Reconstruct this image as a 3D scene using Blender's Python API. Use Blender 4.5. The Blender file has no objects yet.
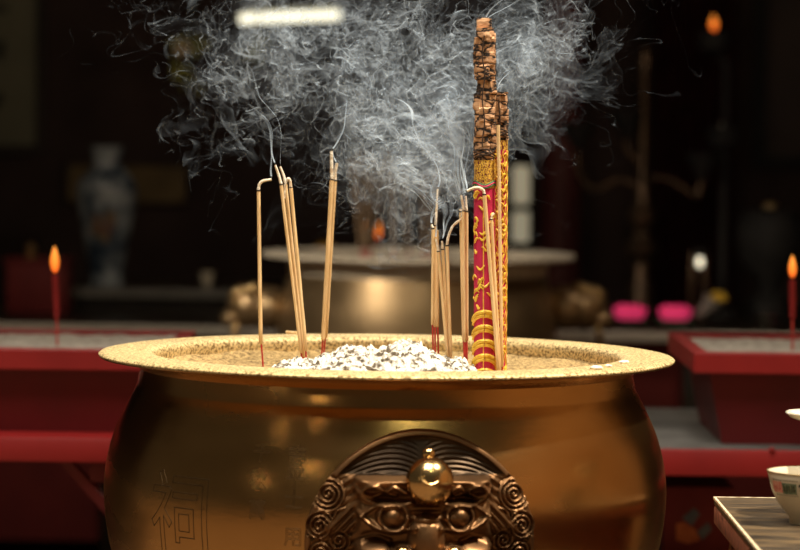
import bpy, bmesh, math, random
import numpy as np
from mathutils import Vector, Matrix, Quaternion
random.seed(7)
PI = math.pi
SC = bpy.context.scene
COL = SC.collection
# ------------------------------------------------------------------ camera
F = 3136.0                                   # focal length in pixels of the 800 px frame
CAMLOC = Vector((0.019, -4.9, 1.405))
PITCH = math.atan(149.0 / F); ROLL = math.radians(-0.75)
cam = bpy.data.cameras.new('camera'); camo = bpy.data.objects.new('camera', cam); COL.objects.link(camo)
cam.sensor_width = 36; cam.lens = 36 * F / 800; cam.clip_end = 200
camo.location = CAMLOC
RM = Matrix.Rotation(PI / 2 - PITCH, 3, 'X') @ Matrix.Rotation(-ROLL, 3, 'Z')
camo.rotation_euler = RM.to_euler()
cam.dof.use_dof = True; cam.dof.focus_distance = 4.82; cam.dof.aperture_fstop = 3.8
SC.camera = camo


def P(px, py, Y):
    """point of the plane y = Y seen at a pixel of the photograph"""
    d = RM @ Vector(((px - 400) / F, (275 - py) / F, -1.0))
    t = (Y - CAMLOC.y) / d.y
    return CAMLOC + d * t


def S(Y):                                     # pixels per metre at depth Y
    return F / (Y - CAMLOC.y)


# ------------------------------------------------------------------ materials
def nmat(name):
    m = bpy.data.materials.new(name); m.use_nodes = True
    nt = m.node_tree; return m, nt, nt.nodes['Principled BSDF']


def setp(b, **k):
    for a, v in k.items():
        b.inputs[a.replace('_', ' ')].default_value = v


def rgb(c): return (c[0], c[1], c[2], 1)


def noise_mat(name, c1, c2, scale=20, rough=0.5, metal=0.0, bump=0.0, detail=6, stretch=(1, 1, 1), lo=0.35, hi=0.65, r2=None, bscale=None, coat=0.0, bdist=0.004):
    m, nt, b = nmat(name)
    tc = nt.nodes.new('ShaderNodeTexCoord'); mp = nt.nodes.new('ShaderNodeMapping')
    mp.inputs['Scale'].default_value = stretch
    nt.links.new(tc.outputs['Object'], mp.inputs['Vector'])
    n = nt.nodes.new('ShaderNodeTexNoise'); n.inputs['Scale'].default_value = scale; n.inputs['Detail'].default_value = detail
    nt.links.new(mp.outputs['Vector'], n.inputs['Vector'])
    r = nt.nodes.new('ShaderNodeValToRGB'); r.color_ramp.elements[0].position = lo; r.color_ramp.elements[1].position = hi
    r.color_ramp.elements[0].color = rgb(c1); r.color_ramp.elements[1].color = rgb(c2)
    nt.links.new(n.outputs['Fac'], r.inputs['Fac']); nt.links.new(r.outputs['Color'], b.inputs['Base Color'])
    setp(b, Roughness=rough, Metallic=metal)
    b.inputs['Coat Weight'].default_value = coat
    if r2 is not None:
        mr = nt.nodes.new('ShaderNodeMapRange'); mr.inputs['From Min'].default_value = lo; mr.inputs['From Max'].default_value = hi
        mr.inputs['To Min'].default_value = rough; mr.inputs['To Max'].default_value = r2
        nt.links.new(n.outputs['Fac'], mr.inputs['Value']); nt.links.new(mr.outputs['Result'], b.inputs['Roughness'])
    if bump:
        nb = n
        if bscale:
            nb = nt.nodes.new('ShaderNodeTexNoise'); nb.inputs['Scale'].default_value = bscale; nb.inputs['Detail'].default_value = 4
            nt.links.new(mp.outputs['Vector'], nb.inputs['Vector'])
        bp = nt.nodes.new('ShaderNodeBump'); bp.inputs['Strength'].default_value = bump; bp.inputs['Distance'].default_value = bdist
        nt.links.new(nb.outputs['Fac'], bp.inputs['Height']); nt.links.new(bp.outputs['Normal'], b.inputs['Normal'])
    return m


def emis_mat(name, c, s, c2=None):
    m, nt, b = nmat(name)
    b.inputs['Base Color'].default_value = rgb(c); b.inputs['Emission Color'].default_value = rgb(c); b.inputs['Emission Strength'].default_value = s
    if c2:
        tc = nt.nodes.new('ShaderNodeTexCoord'); sp = nt.nodes.new('ShaderNodeSeparateXYZ'); r = nt.nodes.new('ShaderNodeValToRGB')
        r.color_ramp.elements[0].color = rgb(c2); r.color_ramp.elements[1].color = rgb(c)
        nt.links.new(tc.outputs['Generated'], sp.inputs[0]); nt.links.new(sp.outputs['Z'], r.inputs['Fac']); nt.links.new(r.outputs['Color'], b.inputs['Emission Color'])
    return m


M = {}
M['brass'] = noise_mat('burnished_brass', (0.44, 0.24, 0.085), (0.58, 0.34, 0.13), 3.0, 0.18, 1.0, 0.10, 5, (1, 1, 2.5), 0.3, 0.7, 0.31, 26, bdist=0.003)
M['rimbrass'] = noise_mat('dusty_brass_rim', (0.20, 0.12, 0.04), (0.85, 0.64, 0.31), 240, 0.5, 0.35, 0.6, 10, (1, 1, 1), 0.38, 0.55, None, 400, bdist=0.002)
M['medal'] = noise_mat('cast_bronze', (0.13, 0.064, 0.027), (0.32, 0.165, 0.07), 9, 0.40, 0.85, 0.15, 5, (1, 1, 1), 0.3, 0.7, 0.42, 90, bdist=0.001)
M['fanbronze'] = noise_mat('darker_fan_bronze', (0.030, 0.018, 0.010), (0.07, 0.042, 0.022), 14, 0.42, 0.8)
M['greytop'] = noise_mat('dusty_grey_board', (0.06, 0.055, 0.05), (0.15, 0.14, 0.13), 7, 0.6)
M['panel'] = noise_mat('brown_panel', (0.055, 0.038, 0.032), (0.075, 0.052, 0.044), 4, 0.8)
M['nose'] = noise_mat('polished_brass', (0.55, 0.33, 0.13), (0.75, 0.50, 0.22), 8, 0.2, 1.0, 0.0)
M['groove'] = noise_mat('engraved_line', (0.06, 0.035, 0.014), (0.10, 0.06, 0.025), 40, 0.5, 0.8)
M['oldbrass'] = noise_mat('dull_brass', (0.32, 0.22, 0.12), (0.44, 0.31, 0.17), 4, 0.30, 0.8, 0.1, 5, (1, 1, 2), 0.3, 0.7, 0.45, 20)
M['gilt'] = noise_mat('gilded_brass', (0.50, 0.34, 0.15), (0.72, 0.52, 0.26), 12, 0.34, 0.9, 0.1)
M['oldrim'] = noise_mat('ash_dusted_rim', (0.60, 0.53, 0.42), (0.80, 0.72, 0.60), 40, 0.6, 0.1, 0.2)
M['sand'] = noise_mat('ash_sand', (0.13, 0.08, 0.028), (0.52, 0.35, 0.145), 170, 0.95, 0, 1.0, 8, (1, 1, 1), 0.34, 0.62, None, 190, bdist=0.004)
M['ash'] = noise_mat('pale_ash', (0.11, 0.08, 0.05), (0.86, 0.80, 0.70), 75, 0.95, 0, 1.0, 8, (1, 1, 1.6), 0.40, 0.54, None, 120, bdist=0.005)
M['flake'] = noise_mat('grey_ash_flake', (0.55, 0.50, 0.42), (0.95, 0.9, 0.8), 60, 0.95)
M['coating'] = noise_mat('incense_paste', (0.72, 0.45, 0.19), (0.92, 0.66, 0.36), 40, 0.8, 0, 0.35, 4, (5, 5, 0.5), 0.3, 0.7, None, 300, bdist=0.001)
M['redstem'] = noise_mat('red_dyed_bamboo', (0.42, 0.02, 0.02), (0.62, 0.05, 0.03), 60, 0.6)
M['ashtip'] = noise_mat('curled_ash', (0.70, 0.52, 0.34), (0.95, 0.86, 0.72), 160, 0.9, 0, 0.6, 4)
M['ember'] = noise_mat('burnt_edge', (0.02, 0.012, 0.008), (0.07, 0.035, 0.02), 200, 0.9)
M['dimcoat'] = noise_mat('dark_incense_paste', (0.13, 0.085, 0.05), (0.22, 0.14, 0.08), 40, 0.85)  # darker paste for the farther sticks
M['wrap'] = noise_mat('crimson_paper', (0.46, 0.010, 0.055), (0.68, 0.025, 0.11), 60, 0.6, 0, 0.3, 5, (1, 1, 0.4))
M['gold'] = noise_mat('yellow_gold_paint', (0.80, 0.42, 0.03), (0.95, 0.68, 0.09), 150, 0.5, 0, 0.3)
M['green'] = noise_mat('green_paint', (0.01, 0.10, 0.03), (0.03, 0.2, 0.06), 90, 0.6)
M['table'] = noise_mat('worn_grey_wood', (0.012, 0.007, 0.003), (0.15, 0.088, 0.032), 11, 0.5, 0, 0.6, 8, (1.0, 9, 9), 0.42, 0.62, 0.7, 60, bdist=0.003)
M['tablered'] = noise_mat('worn_red_lacquer', (0.09, 0.018, 0.01), (0.40, 0.13, 0.07), 60, 0.5, 0, 0.6, 8, (1, 1, 1), 0.35, 0.72, 0.7, 90, bdist=0.003)
M['edge'] = noise_mat('pale_table_edge', (0.45, 0.30, 0.16), (0.95, 0.80, 0.55), 70, 0.7, 0, 0.5)
M['porcelain'] = noise_mat('cream_porcelain', (0.74, 0.66, 0.50), (0.80, 0.72, 0.56), 6, 0.18, 0, coat=0.4)
M['bluewhite'] = noise_mat('blue_white_porcelain', (0.04, 0.06, 0.09), (0.36, 0.40, 0.42), 11, 0.22, 0, 0, 4, (1, 1, 1), 0.42, 0.60, coat=0.3)
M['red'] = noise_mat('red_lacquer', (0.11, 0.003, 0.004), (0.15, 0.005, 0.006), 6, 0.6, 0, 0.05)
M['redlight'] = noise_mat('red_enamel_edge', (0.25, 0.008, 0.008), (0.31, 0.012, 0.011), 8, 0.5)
M['darkred'] = noise_mat('dark_red_cloth', (0.05, 0.006, 0.006), (0.09, 0.012, 0.01), 10, 0.85)
M['redbox'] = noise_mat('dark_red_paint', (0.16, 0.012, 0.012), (0.20, 0.018, 0.016), 10, 0.7)
M['palesand'] = noise_mat('pale_grey_sand', (0.28, 0.24, 0.20), (0.52, 0.46, 0.39), 45, 0.95, 0, 0.6, 6)
M['stone'] = noise_mat('grey_granite', (0.16, 0.145, 0.125), (0.26, 0.24, 0.21), 70, 0.5)
M['paleledge'] = noise_mat('pale_worn_ledge', (0.66, 0.61, 0.54), (0.80, 0.75, 0.67), 30, 0.55)
M['lacquer'] = noise_mat('black_brown_lacquer', (0.018, 0.012, 0.008), (0.035, 0.024, 0.016), 6, 0.28)
M['darkwood'] = noise_mat('smoke_stained_wood', (0.02, 0.014, 0.01), (0.045, 0.032, 0.022), 5, 0.7, 0, 0, 5, (1, 1, 0.3))
M['wall'] = noise_mat('smoke_darkened_plaster', (0.040, 0.022, 0.018), (0.064, 0.038, 0.032), 3, 0.9)
M['pillar'] = noise_mat('dull_red_pillar_paint', (0.10, 0.018, 0.016), (0.14, 0.03, 0.026), 4, 0.6)
M['paving'] = noise_mat('courtyard_paving', (0.10, 0.062, 0.034), (0.16, 0.10, 0.056), 2.5, 0.85, 0, 0.1)
M['ochre'] = noise_mat('ochre_plaster', (0.40, 0.22, 0.09), (0.50, 0.29, 0.13), 3, 0.85, 0, 0.1)
M['scroll'] = noise_mat('aged_paper', (0.17, 0.165, 0.11), (0.22, 0.21, 0.14), 4, 0.9)
M['ink'] = noise_mat('black_ink', (0.006, 0.006, 0.006), (0.014, 0.014, 0.012), 20, 0.8)
M['goldboard'] = noise_mat('tarnished_gold_board', (0.12, 0.075, 0.025), (0.20, 0.13, 0.045), 9, 0.6, 0.2)
M['bronze'] = noise_mat('dark_bronze', (0.05, 0.032, 0.02), (0.12, 0.075, 0.045), 14, 0.38, 0.8)
M['black'] = noise_mat('blackened_iron', (0.010, 0.009, 0.009), (0.02, 0.018, 0.017), 14, 0.75, 0.2)
M['pink'] = emis_mat('glowing_pink_lotus', (0.75, 0.04, 0.15), 0.50)
M['leafdark'] = noise_mat('dark_green_leaf', (0.012, 0.045, 0.02), (0.03, 0.08, 0.035), 20, 0.6)
M['leafyel'] = noise_mat('yellow_green_leaf', (0.40, 0.42, 0.06), (0.60, 0.60, 0.14), 20, 0.7)
M['blossom'] = noise_mat('pale_blossom', (0.55, 0.42, 0.25), (0.72, 0.58, 0.38), 20, 0.7)
M['yellow'] = noise_mat('yellow_petal', (0.70, 0.42, 0.03), (0.85, 0.55, 0.06), 20, 0.6)
M['orange'] = noise_mat('orange_peel', (0.70, 0.34, 0.02), (0.85, 0.45, 0.04), 90, 0.5, 0, 0.3)
M['candle'] = noise_mat('red_candle_wax', (0.22, 0.006, 0.006), (0.28, 0.01, 0.01), 12, 0.5)
M['wick'] = noise_mat('charred_wick', (0.01, 0.008, 0.006), (0.03, 0.02, 0.015), 40, 0.9)
M['flame'] = emis_mat('candle_flame', (1.0, 0.34, 0.045), 1.15, (1.0, 0.11, 0.008))
M['tube'] = emis_mat('fluorescent_tube_glow', (1.0, 0.94, 0.70), 1.7)
M['bulb'] = emis_mat('white_bulb_glow', (1.0, 0.9, 0.66), 1.6)
M['lampglass'] = emis_mat('warm_bulb_glow', (1.0, 0.72, 0.36), 22.0)
M['pane'] = emis_mat('lit_lantern_paper', (0.95, 0.86, 0.60), 0.22)
M['steel'] = noise_mat('lamp_housing', (0.3, 0.3, 0.28), (0.4, 0.4, 0.37), 10, 0.5, 0.5)
M['inkred'] = noise_mat('red_glaze', (0.55, 0.06, 0.05), (0.78, 0.45, 0.34), 260, 0.3)
M['inkgreen'] = noise_mat('green_glaze', (0.02, 0.10, 0.06), (0.25, 0.30, 0.18), 260, 0.3)
M['printo'] = noise_mat('orange_print', (0.45, 0.10, 0.02), (0.60, 0.18, 0.05), 30, 0.6)
M['printb'] = noise_mat('slate_blue_print', (0.08, 0.10, 0.13), (0.15, 0.17, 0.20), 30, 0.6)
M['vasefig'] = noise_mat('ochre_red_overglaze', (0.12, 0.04, 0.03), (0.22, 0.15, 0.06), 26, 0.35)
mg, nt, b = nmat('clear_glass'); setp(b, Roughness=0.05, IOR=1.45); b.inputs['Transmission Weight'].default_value = 1; b.inputs['Base Color'].default_value = (0.9, 0.95, 0.9, 1); M['glass'] = mg

# burnt carved stick: tan blocks between black cracks
m, nt, b = nmat('charred_carving')
tc = nt.nodes.new('ShaderNodeTexCoord'); mp = nt.nodes.new('ShaderNodeMapping'); mp.inputs['Scale'].default_value = (30, 30, 62)
nt.links.new(tc.outputs['Object'], mp.inputs['Vector'])
nz = nt.nodes.new('ShaderNodeTexNoise'); nz.inputs['Scale'].default_value = 1.6; nt.links.new(mp.outputs['Vector'], nz.inputs['Vector'])
mx = nt.nodes.new('ShaderNodeVectorMath'); mx.operation = 'MULTIPLY_ADD'; mx.inputs[1].default_value = (1.2, 1.2, 1.2)
nt.links.new(nz.outputs['Color'], mx.inputs[0]); nt.links.new(mp.outputs['Vector'], mx.inputs[2])
vo = nt.nodes.new('ShaderNodeTexVoronoi'); vo.feature = 'DISTANCE_TO_EDGE'; vo.inputs['Scale'].default_value = 1.0
nt.links.new(mx.outputs[0], vo.inputs['Vector'])
cr = nt.nodes.new('ShaderNodeValToRGB'); e = cr.color_ramp.elements
e[0].position = 0.035; e[0].color = (0.012, 0.006, 0.004, 1); e[1].position = 0.12; e[1].color = (0.52, 0.27, 0.135, 1)
e2 = e.new(0.45); e2.color = (0.76, 0.46, 0.26, 1)
nt.links.new(vo.outputs['Distance'], cr.inputs['Fac']); nt.links.new(cr.outputs['Color'], b.inputs['Base Color'])
bp = nt.nodes.new('ShaderNodeBump'); bp.inputs['Strength'].default_value = 0.8; bp.inputs['Distance'].default_value = 0.004
nt.links.new(vo.outputs['Distance'], bp.inputs['Height']); nt.links.new(bp.outputs['Normal'], b.inputs['Normal'])
setp(b, Roughness=0.85); M['char'] = m

# tangled gold ornament over red
m, nt, b = nmat('gold_arabesque')
tc = nt.nodes.new('ShaderNodeTexCoord'); mp = nt.nodes.new('ShaderNodeMapping'); mp.inputs['Scale'].default_value = (170, 170, 120)
nt.links.new(tc.outputs['Object'], mp.inputs['Vector'])
nz = nt.nodes.new('ShaderNodeTexNoise'); nz.inputs['Scale'].default_value = 1.0; nz.inputs['Detail'].default_value = 1; nz.inputs['Distortion'].default_value = 2.2
nt.links.new(mp.outputs['Vector'], nz.inputs['Vector'])
cr = nt.nodes.new('ShaderNodeValToRGB'); e = cr.color_ramp.elements
e[0].position = 0.40; e[0].color = (0.16, 0.02, 0.015, 1); e[1].position = 0.47; e[1].color = (0.80, 0.46, 0.05, 1)
x = e.new(0.56); x.color = (0.85, 0.52, 0.07, 1); x = e.new(0.62); x.color = (0.22, 0.05, 0.02, 1)
nt.links.new(nz.outputs['Fac'], cr.inputs['Fac']); nt.links.new(cr.outputs['Color'], b.inputs['Base Color'])
bp = nt.nodes.new('ShaderNodeBump'); bp.inputs['Strength'].default_value = 0.6; bp.inputs['Distance'].default_value = 0.002
nt.links.new(nz.outputs['Fac'], bp.inputs['Height']); nt.links.new(bp.outputs['Normal'], b.inputs['Normal'])
setp(b, Roughness=0.55); M['arab'] = m

# ------------------------------------------------------------------ mesh helpers
W = {}


def obj(name, bm, mat, parent=None, smooth=True, angle=40):
    if parent is not None:
        off = W[parent.name]
        for v in bm.verts: v.co -= off
    me = bpy.data.meshes.new(name); bm.to_mesh(me); bm.free()
    me.materials.append(mat)
    if smooth:
        me.polygons.foreach_set('use_smooth', [True] * len(me.polygons))
        me.set_sharp_from_angle(angle=math.radians(angle))
    o = bpy.data.objects.new(name, me); COL.objects.link(o)
    if parent is not None:
        o.parent = parent; W[o.name] = W[parent.name]
    else:
        W[o.name] = Vector((0, 0, 0))
    return o


def thing(name, label, cat, loc=(0, 0, 0), group=None):
    o = bpy.data.objects.new(name, None); o.empty_display_size = 0.05; COL.objects.link(o); o.location = loc
    W[o.name] = Vector(loc); return tag(o, label, cat, group)


def tag(o, label, cat, group=None, kind=None):
    o['label'] = label; o['category'] = cat
    if group: o['group'] = group
    if kind: o['kind'] = kind
    return o


def struct(name, bm, mat, smooth=False):
    o = obj(name, bm, mat, None, smooth); o['kind'] = 'structure'; return o


def copy_tree(o, delta, label, parent=None):
    c = o.copy(); COL.objects.link(c)
    if parent is None:
        c.location = o.location + Vector(delta); c['label'] = label
    else:
        c.parent = parent
    for ch in list(o.children): copy_tree(ch, delta, label, c)
    return c


def box(bm, x0, x1, y0, y1, z0, z1, bev=0.0):
    vs = [bm.verts.new((x, y, z)) for z in (z0, z1) for x, y in ((x0, y0), (x1, y0), (x1, y1), (x0, y1))]
    fs = [(3, 2, 1, 0), (4, 5, 6, 7), (0, 1, 5, 4), (1, 2, 6, 5), (2, 3, 7, 6), (3, 0, 4, 7)]
    faces = [bm.faces.new([vs[i] for i in f]) for f in fs]
    if bev:
        es = list({e for f in faces for e in f.edges})
        bmesh.ops.bevel(bm, geom=es, offset=bev, segments=2, profile=0.5, affect='EDGES')
    return bm


def NB(): return bmesh.new()


def bx(*a, bev=0.0): return box(NB(), *a, bev=bev)


def lathe(bm, prof, c, n=96, caps=True, wob=None):
    rings = []
    for r, z in prof:
        if r < 1e-6:
            rings.append([bm.verts.new((c[0], c[1], z))])
        else:
            rings.append([bm.verts.new((c[0] + r * math.cos(2 * PI * k / n), c[1] + r * math.sin(2 * PI * k / n), z)) for k in range(n)])
    for a, b_ in zip(rings, rings[1:]):
        for k in range(n):
            k2 = (k + 1) % n
            if len(a) == 1 and len(b_) == 1: continue
            if len(a) == 1: bm.faces.new((a[0], b_[k2], b_[k]))
            elif len(b_) == 1: bm.faces.new((a[k], a[k2], b_[0]))
            else: bm.faces.new((a[k], a[k2], b_[k2], b_[k]))
    return bm


def spl(pts, n=8):
    """Catmull-Rom through points of any dimension"""
    p = [np.array(q, float) for q in pts]; p = [2 * p[0] - p[1]] + p + [2 * p[-1] - p[-2]]
    out = []
    for i in range(1, len(p) - 2):
        for k in range(n):
            t = k / n
            out.append(0.5 * (2 * p[i] + (p[i + 1] - p[i - 1]) * t + (2 * p[i - 1] - 5 * p[i] + 4 * p[i + 1] - p[i + 2]) * t * t + (3 * p[i] - p[i - 1] - 3 * p[i + 1] + p[i + 2]) * t ** 3))
    out.append(p[-2]); return out


def tube(bm, pts, r, n=8, cap=True):
    pts = [Vector(p) for p in pts]; N = len(pts)
    rs = r if isinstance(r, (list, tuple)) else [r] * N
    rings = []; prev = None
    for i, p in enumerate(pts):
        t = (pts[min(i + 1, N - 1)] - pts[max(i - 1, 0)]).normalized()
        if prev is None:
            a = t.orthogonal().normalized()
        else:
            a = prev - t * prev.dot(t)
            a = a.normalized() if a.length > 1e-6 else t.orthogonal().normalized()
        prev = a; b_ = t.cross(a)
        rings.append([bm.verts.new(p + (a * math.cos(2 * PI * k / n) + b_ * math.sin(2 * PI * k / n)) * rs[i]) for k in range(n)])
    for a, b_ in zip(rings, rings[1:]):
        for k in range(n): bm.faces.new((a[k], a[(k + 1) % n], b_[(k + 1) % n], b_[k]))
    if cap:
        bm.faces.new(rings[0][::-1]); bm.faces.new(rings[-1])
    return bm


def ball(bm, c, r, sc=(1, 1, 1), u=20, v=12, rot=None):
    mt = Matrix.Translation(Vector(c)) @ (rot.to_4x4() if rot else Matrix.Identity(4)) @ Matrix.Diagonal((*sc, 1))
    bmesh.ops.create_uvsphere(bm, u_segments=u, v_segments=v, radius=r, matrix=mt); return bm


def torus(bm, c, R, r, nrm=(0, 0, 1), n=32, m=8):
    q = Vector((0, 0, 1)).rotation_difference(Vector(nrm)); c = Vector(c); rings = []
    for i in range(n):
        a = 2 * PI * i / n; rings.append([bm.verts.new(c + q @ Vector(((R + r * math.cos(2 * PI * k / m)) * math.cos(a), (R + r * math.cos(2 * PI * k / m)) * math.sin(a), r * math.sin(2 * PI * k / m)))) for k in range(m)])
    for i in range(n):
        a, b_ = rings[i], rings[(i + 1) % n]
        for k in range(m): bm.faces.new((a[k], b_[k], b_[(k + 1) % m], a[(k + 1) % m]))
    return bm


def interp(z, tab):
    for (z0, r0), (z1, r1) in zip(tab, tab[1:]):
        if z0 >= z >= z1: return r0 + (r1 - r0) * (z0 - z) / (z0 - z1)
    return tab[-1][1] if z < tab[-1][0] else tab[0][1]


# ------------------------------------------------------------------ setting
struct('floor', bx(-9, 9, -14, 9, -0.05, 0.0), M['paving'])
struct('wall_back', bx(-3.6, 3.6, 7.6, 7.8, 0, 2.7), M['wall'])
struct('wall_left', bx(-3.8, -3.6, 1.6, 7.8, 0, 2.7), M['wall'])
struct('wall_right', bx(3.6, 3.8, 1.6, 7.8, 0, 2.7), M['wall'])
struct('ceiling', bx(-3.9, 3.9, 0.95, 7.9, 2.7, 2.85), M['darkwood'])
struct('sunstop_eave_1', bx(-3.9, 3.9, 0.80, 0.95, 2.25, 2.85), M['darkwood'])  # unseen eave beam, added to keep the sun off the troughs

struct('wall_reflector', bx(2.5, 2.65, -7, 1.6, 0, 2.7), M['ochre'])  # unseen wall, added to give the brass a warm reflection
# ------------------------------------------------------------------ front burner
ZR = 1.05
PROF = [(0.0, .380), (.025, .3805), (.05, .389), (.073, .401), (.10, .414), (.128, .4255), (.165, .435), (.203, .4395), (.245, .438), (.30, .4295), (.36, .410), (.42, .378), (.48, .332), (.53, .275), (.56, .23)]
PT = [tuple(p) for p in spl(PROF, 5)]
RT = [(ZR - d, r) for d, r in PT]


def Rb(z): return interp(z, RT)


burner = thing('incense_burner', 'large polished brass incense burner in front with face medallion and ash inside', 'incense burner', (0, 0, 0.30))
bm = NB()
outer = [(.4485, ZR - .0066), (.447, ZR - .0085), (.43, ZR - .0105), (.41, ZR - .0135), (.394, ZR - .0185), (.385, ZR - .026)] + [(r, ZR - d) for d, r in PT if d >= 0.05]
outer += [(.235, .47), (.25, .45), (.26, .40), (.262, .37), (.25, .36), (.0, .36)]
lathe(bm, outer[::-1], (0, 0), 160)
body = obj('body', bm, M['brass'], burner, True, 50)
bm = NB()
rp = [(.372, ZR - .095), (.366, ZR - .03), (.364, ZR - .012), (.3645, ZR - .006), (.368, ZR - .001), (.380, ZR + .001), (.41, ZR + .0012), (.438, ZR + .0005), (.4465, ZR - .001), (.4495, ZR - .0035), (.4495, ZR - .0055), (.447, ZR - .0065)]
lathe(bm, rp[::-1], (0, 0), 200)
rim = obj('rim', bm, M['rimbrass'], burner, True, 50)
for k in range(3):
    a = PI / 6 + k * 2 * PI / 3 + PI
    bm = NB(); c = Vector((math.cos(a), math.sin(a), 0))
    tube(bm, [tuple(Vector(p)) for p in spl([c * .22 + Vector((0, 0, .40)), c * .27 + Vector((0, 0, .36)), c * .28 + Vector((0, 0, .33)), c * .285 + Vector((0, 0, .30))], 5)], [.05] * 6 + [.042] * 5 + [.05] * 5, 16)
    obj('leg', bm, M['brass'], burner)

tag(obj('pedestal', bx(-.42, .42, -.42, .42, 0, .288, bev=.012), M['stone'], None), 'stone block carrying the front brass burner, below the picture edge', 'pedestal')
# medallion: relief on a grid wrapped round the body
PH0 = -PI / 2 + 0.128; ZC = 0.800; RHO = 0.170


def onbody(u, v, h, ph0=PH0, zc=ZC, rho=RHO):
    z = zc + rho * v; a = ph0 + rho * u / .44; r = Rb(z) + h
    return Vector((r * math.cos(a), r * math.sin(a), z))


def sm(x, a, b_):
    t = np.clip((x - a) / (b_ - a), 0, 1); return t * t * (3 - 2 * t)


def relief(U, V):
    R = np.hypot(U, V); A = np.abs(U); H = np.full(U.shape, .005)
    H += .004 * (sm(R, .93, .96) * (1 - sm(R, .985, 1.0)))
    up = sm(V, .60, .66)
    # fine feathered lines fanning from the top centre
    fan = np.sin(150 * (V - .34 * np.sqrt(A + .004) + .62 * A * A)) * up * (1 - sm(R, .90, .94)) * sm(A, .02, .10)
    H += .0012 * fan - .003 * up * (1 - sm(R, .90, .95))
    # curled cloud spirals round the sides
    done = np.zeros(U.shape)
    SP = [(.80, .46, .155), (.865, .19, .13), (.665, .26, .115), (.70, .07, .10), (.86, -.04, .11), (.67, -.12, .11), (.82, -.25, .12), (.62, -.32, .12), (.76, -.46, .12), (.58, -.55, .13), (.44, -.70, .13), (.64, -.70, .10), (.2, -.85, .13), (.42, -.87, .08), (.0, -.86, .1)]
    near = np.full(U.shape, 9.0)
    for cu, cv, rr in SP:
        du, dv = A - cu, V - cv; r = np.hypot(du, dv); th = np.arctan2(dv, du)
        inn = (r < rr) & (done == 0)
        wv = np.cos(2 * PI * (r / .040) - th + 1.0)
        H = np.where(inn, .0070 + .0034 * wv, H); done = np.where(inn, 1, done); near = np.minimum(near, r - rr)
    side = (R < .93) & (done == 0) & (A > .5 - .25 * sm(-V, .2, .7)) & (V < .60)
    H = np.where(side, .006 + .0024 * np.sin(95 * (V * .8 + A * .55)), H)
    # the lion face standing proud
    wid = .60 - .12 * sm(-V, -.1, .6)
    face = (1 - sm(A, wid - .10, wid + .02)) * (1 - sm(V, .595, .635)) * (1 - sm(-V, .75, .85))
    dome = .018 + .022 * (1 - np.clip(A / .62, 0, 1) ** 2)
    face_h = dome + 0 * A

    def ridge(pts, w, h):
        nonlocal face_h
        best = np.full(U.shape, 9.0)
        q = spl(pts, 10)
        for (a, b_) in zip(q, q[1:]):
            d = b_ - a; L = (d * d).sum() + 1e-9
            t = np.clip(((A - a[0]) * d[0] + (V - a[1]) * d[1]) / L, 0, 1)
            best = np.minimum(best, np.hypot(A - a[0] - t * d[0], V - a[1] - t * d[1]))
        face_h = face_h + h * np.exp(-(best / w) ** 2)
        return best

    # deep brow socket and lower furrows
    face_h -= .020 * np.exp(-(((A - .30) / .20) ** 2 + ((V - .45) / .055) ** 2))
    face_h -= .016 * np.exp(-(((A - .42) / .14) ** 2 + ((V - .10) / .06) ** 2))
    ridge([(.16, .60), (.28, .59), (.40, .575), (.55, .59)], .035, .012)
    ridge([(.16, .50), (.25, .545), (.30, .50), (.24, .47)], .022, .012)
    ridge([(.34, .52), (.42, .55), (.50, .50), (.43, .46), (.36, .48)], .022, .012)
    ridge([(.12, .42), (.30, .40), (.48, .44), (.60, .56)], .022, .012)
    ridge([(.10, .22), (.22, .19), (.36, .20), (.52, .31), (.60, .40)], .02, .011)
    ridge([(.50, .31), (.42, .37), (.34, .40)], .018, .008)
    # eye
    re = np.hypot(A - .255, V - .305)
    face_h += .013 * np.exp(-((re - .105) / .022) ** 2) + .016 * np.clip(1 - (re / .085) ** 2, 0, 1) ** .5
    # cheeks, muzzle and nostrils
    for cu, cv, ru, rv, hh in ((.40, -.02, .17, .13, .022), (.20, .0, .09, .10, .028), (.0, .08, .15, .26, .026), (.26, -.28, .20, .13, .022), (.0, -.36, .16, .16, .025), (.45, -.30, .1, .16, .012)):
        face_h = face_h + hh * np.clip(1 - ((A - cu) / ru) ** 2 - ((V - cv) / rv) ** 2, 0, 1) ** .5
    ridge([(.28, .10), (.40, .13), (.54, .06), (.56, -.08), (.46, -.16)], .02, .009)
    face_h += .004 * np.sin(70 * V) * np.exp(-(A / .16) ** 2) * sm(V, .24, .28) * (1 - sm(V, .38, .42))
    H = H * (1 - face) + np.maximum(face_h, H) * face
    # ribbed bands sweeping from the brow tips down to the cheek
    q = (A - .42) * .9 + (V - .30) * .85
    band = sm(q, .0, .03) * (1 - sm(q, .24, .27)) * (1 - sm(V, .58, .62)) * sm(V, .12, .2) * sm(A, .40, .5)
    H = H * (1 - band * (1 - face)) + band * (1 - face) * (.011 + .003 * np.sin(2 * PI * q / .064))
    return H


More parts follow.
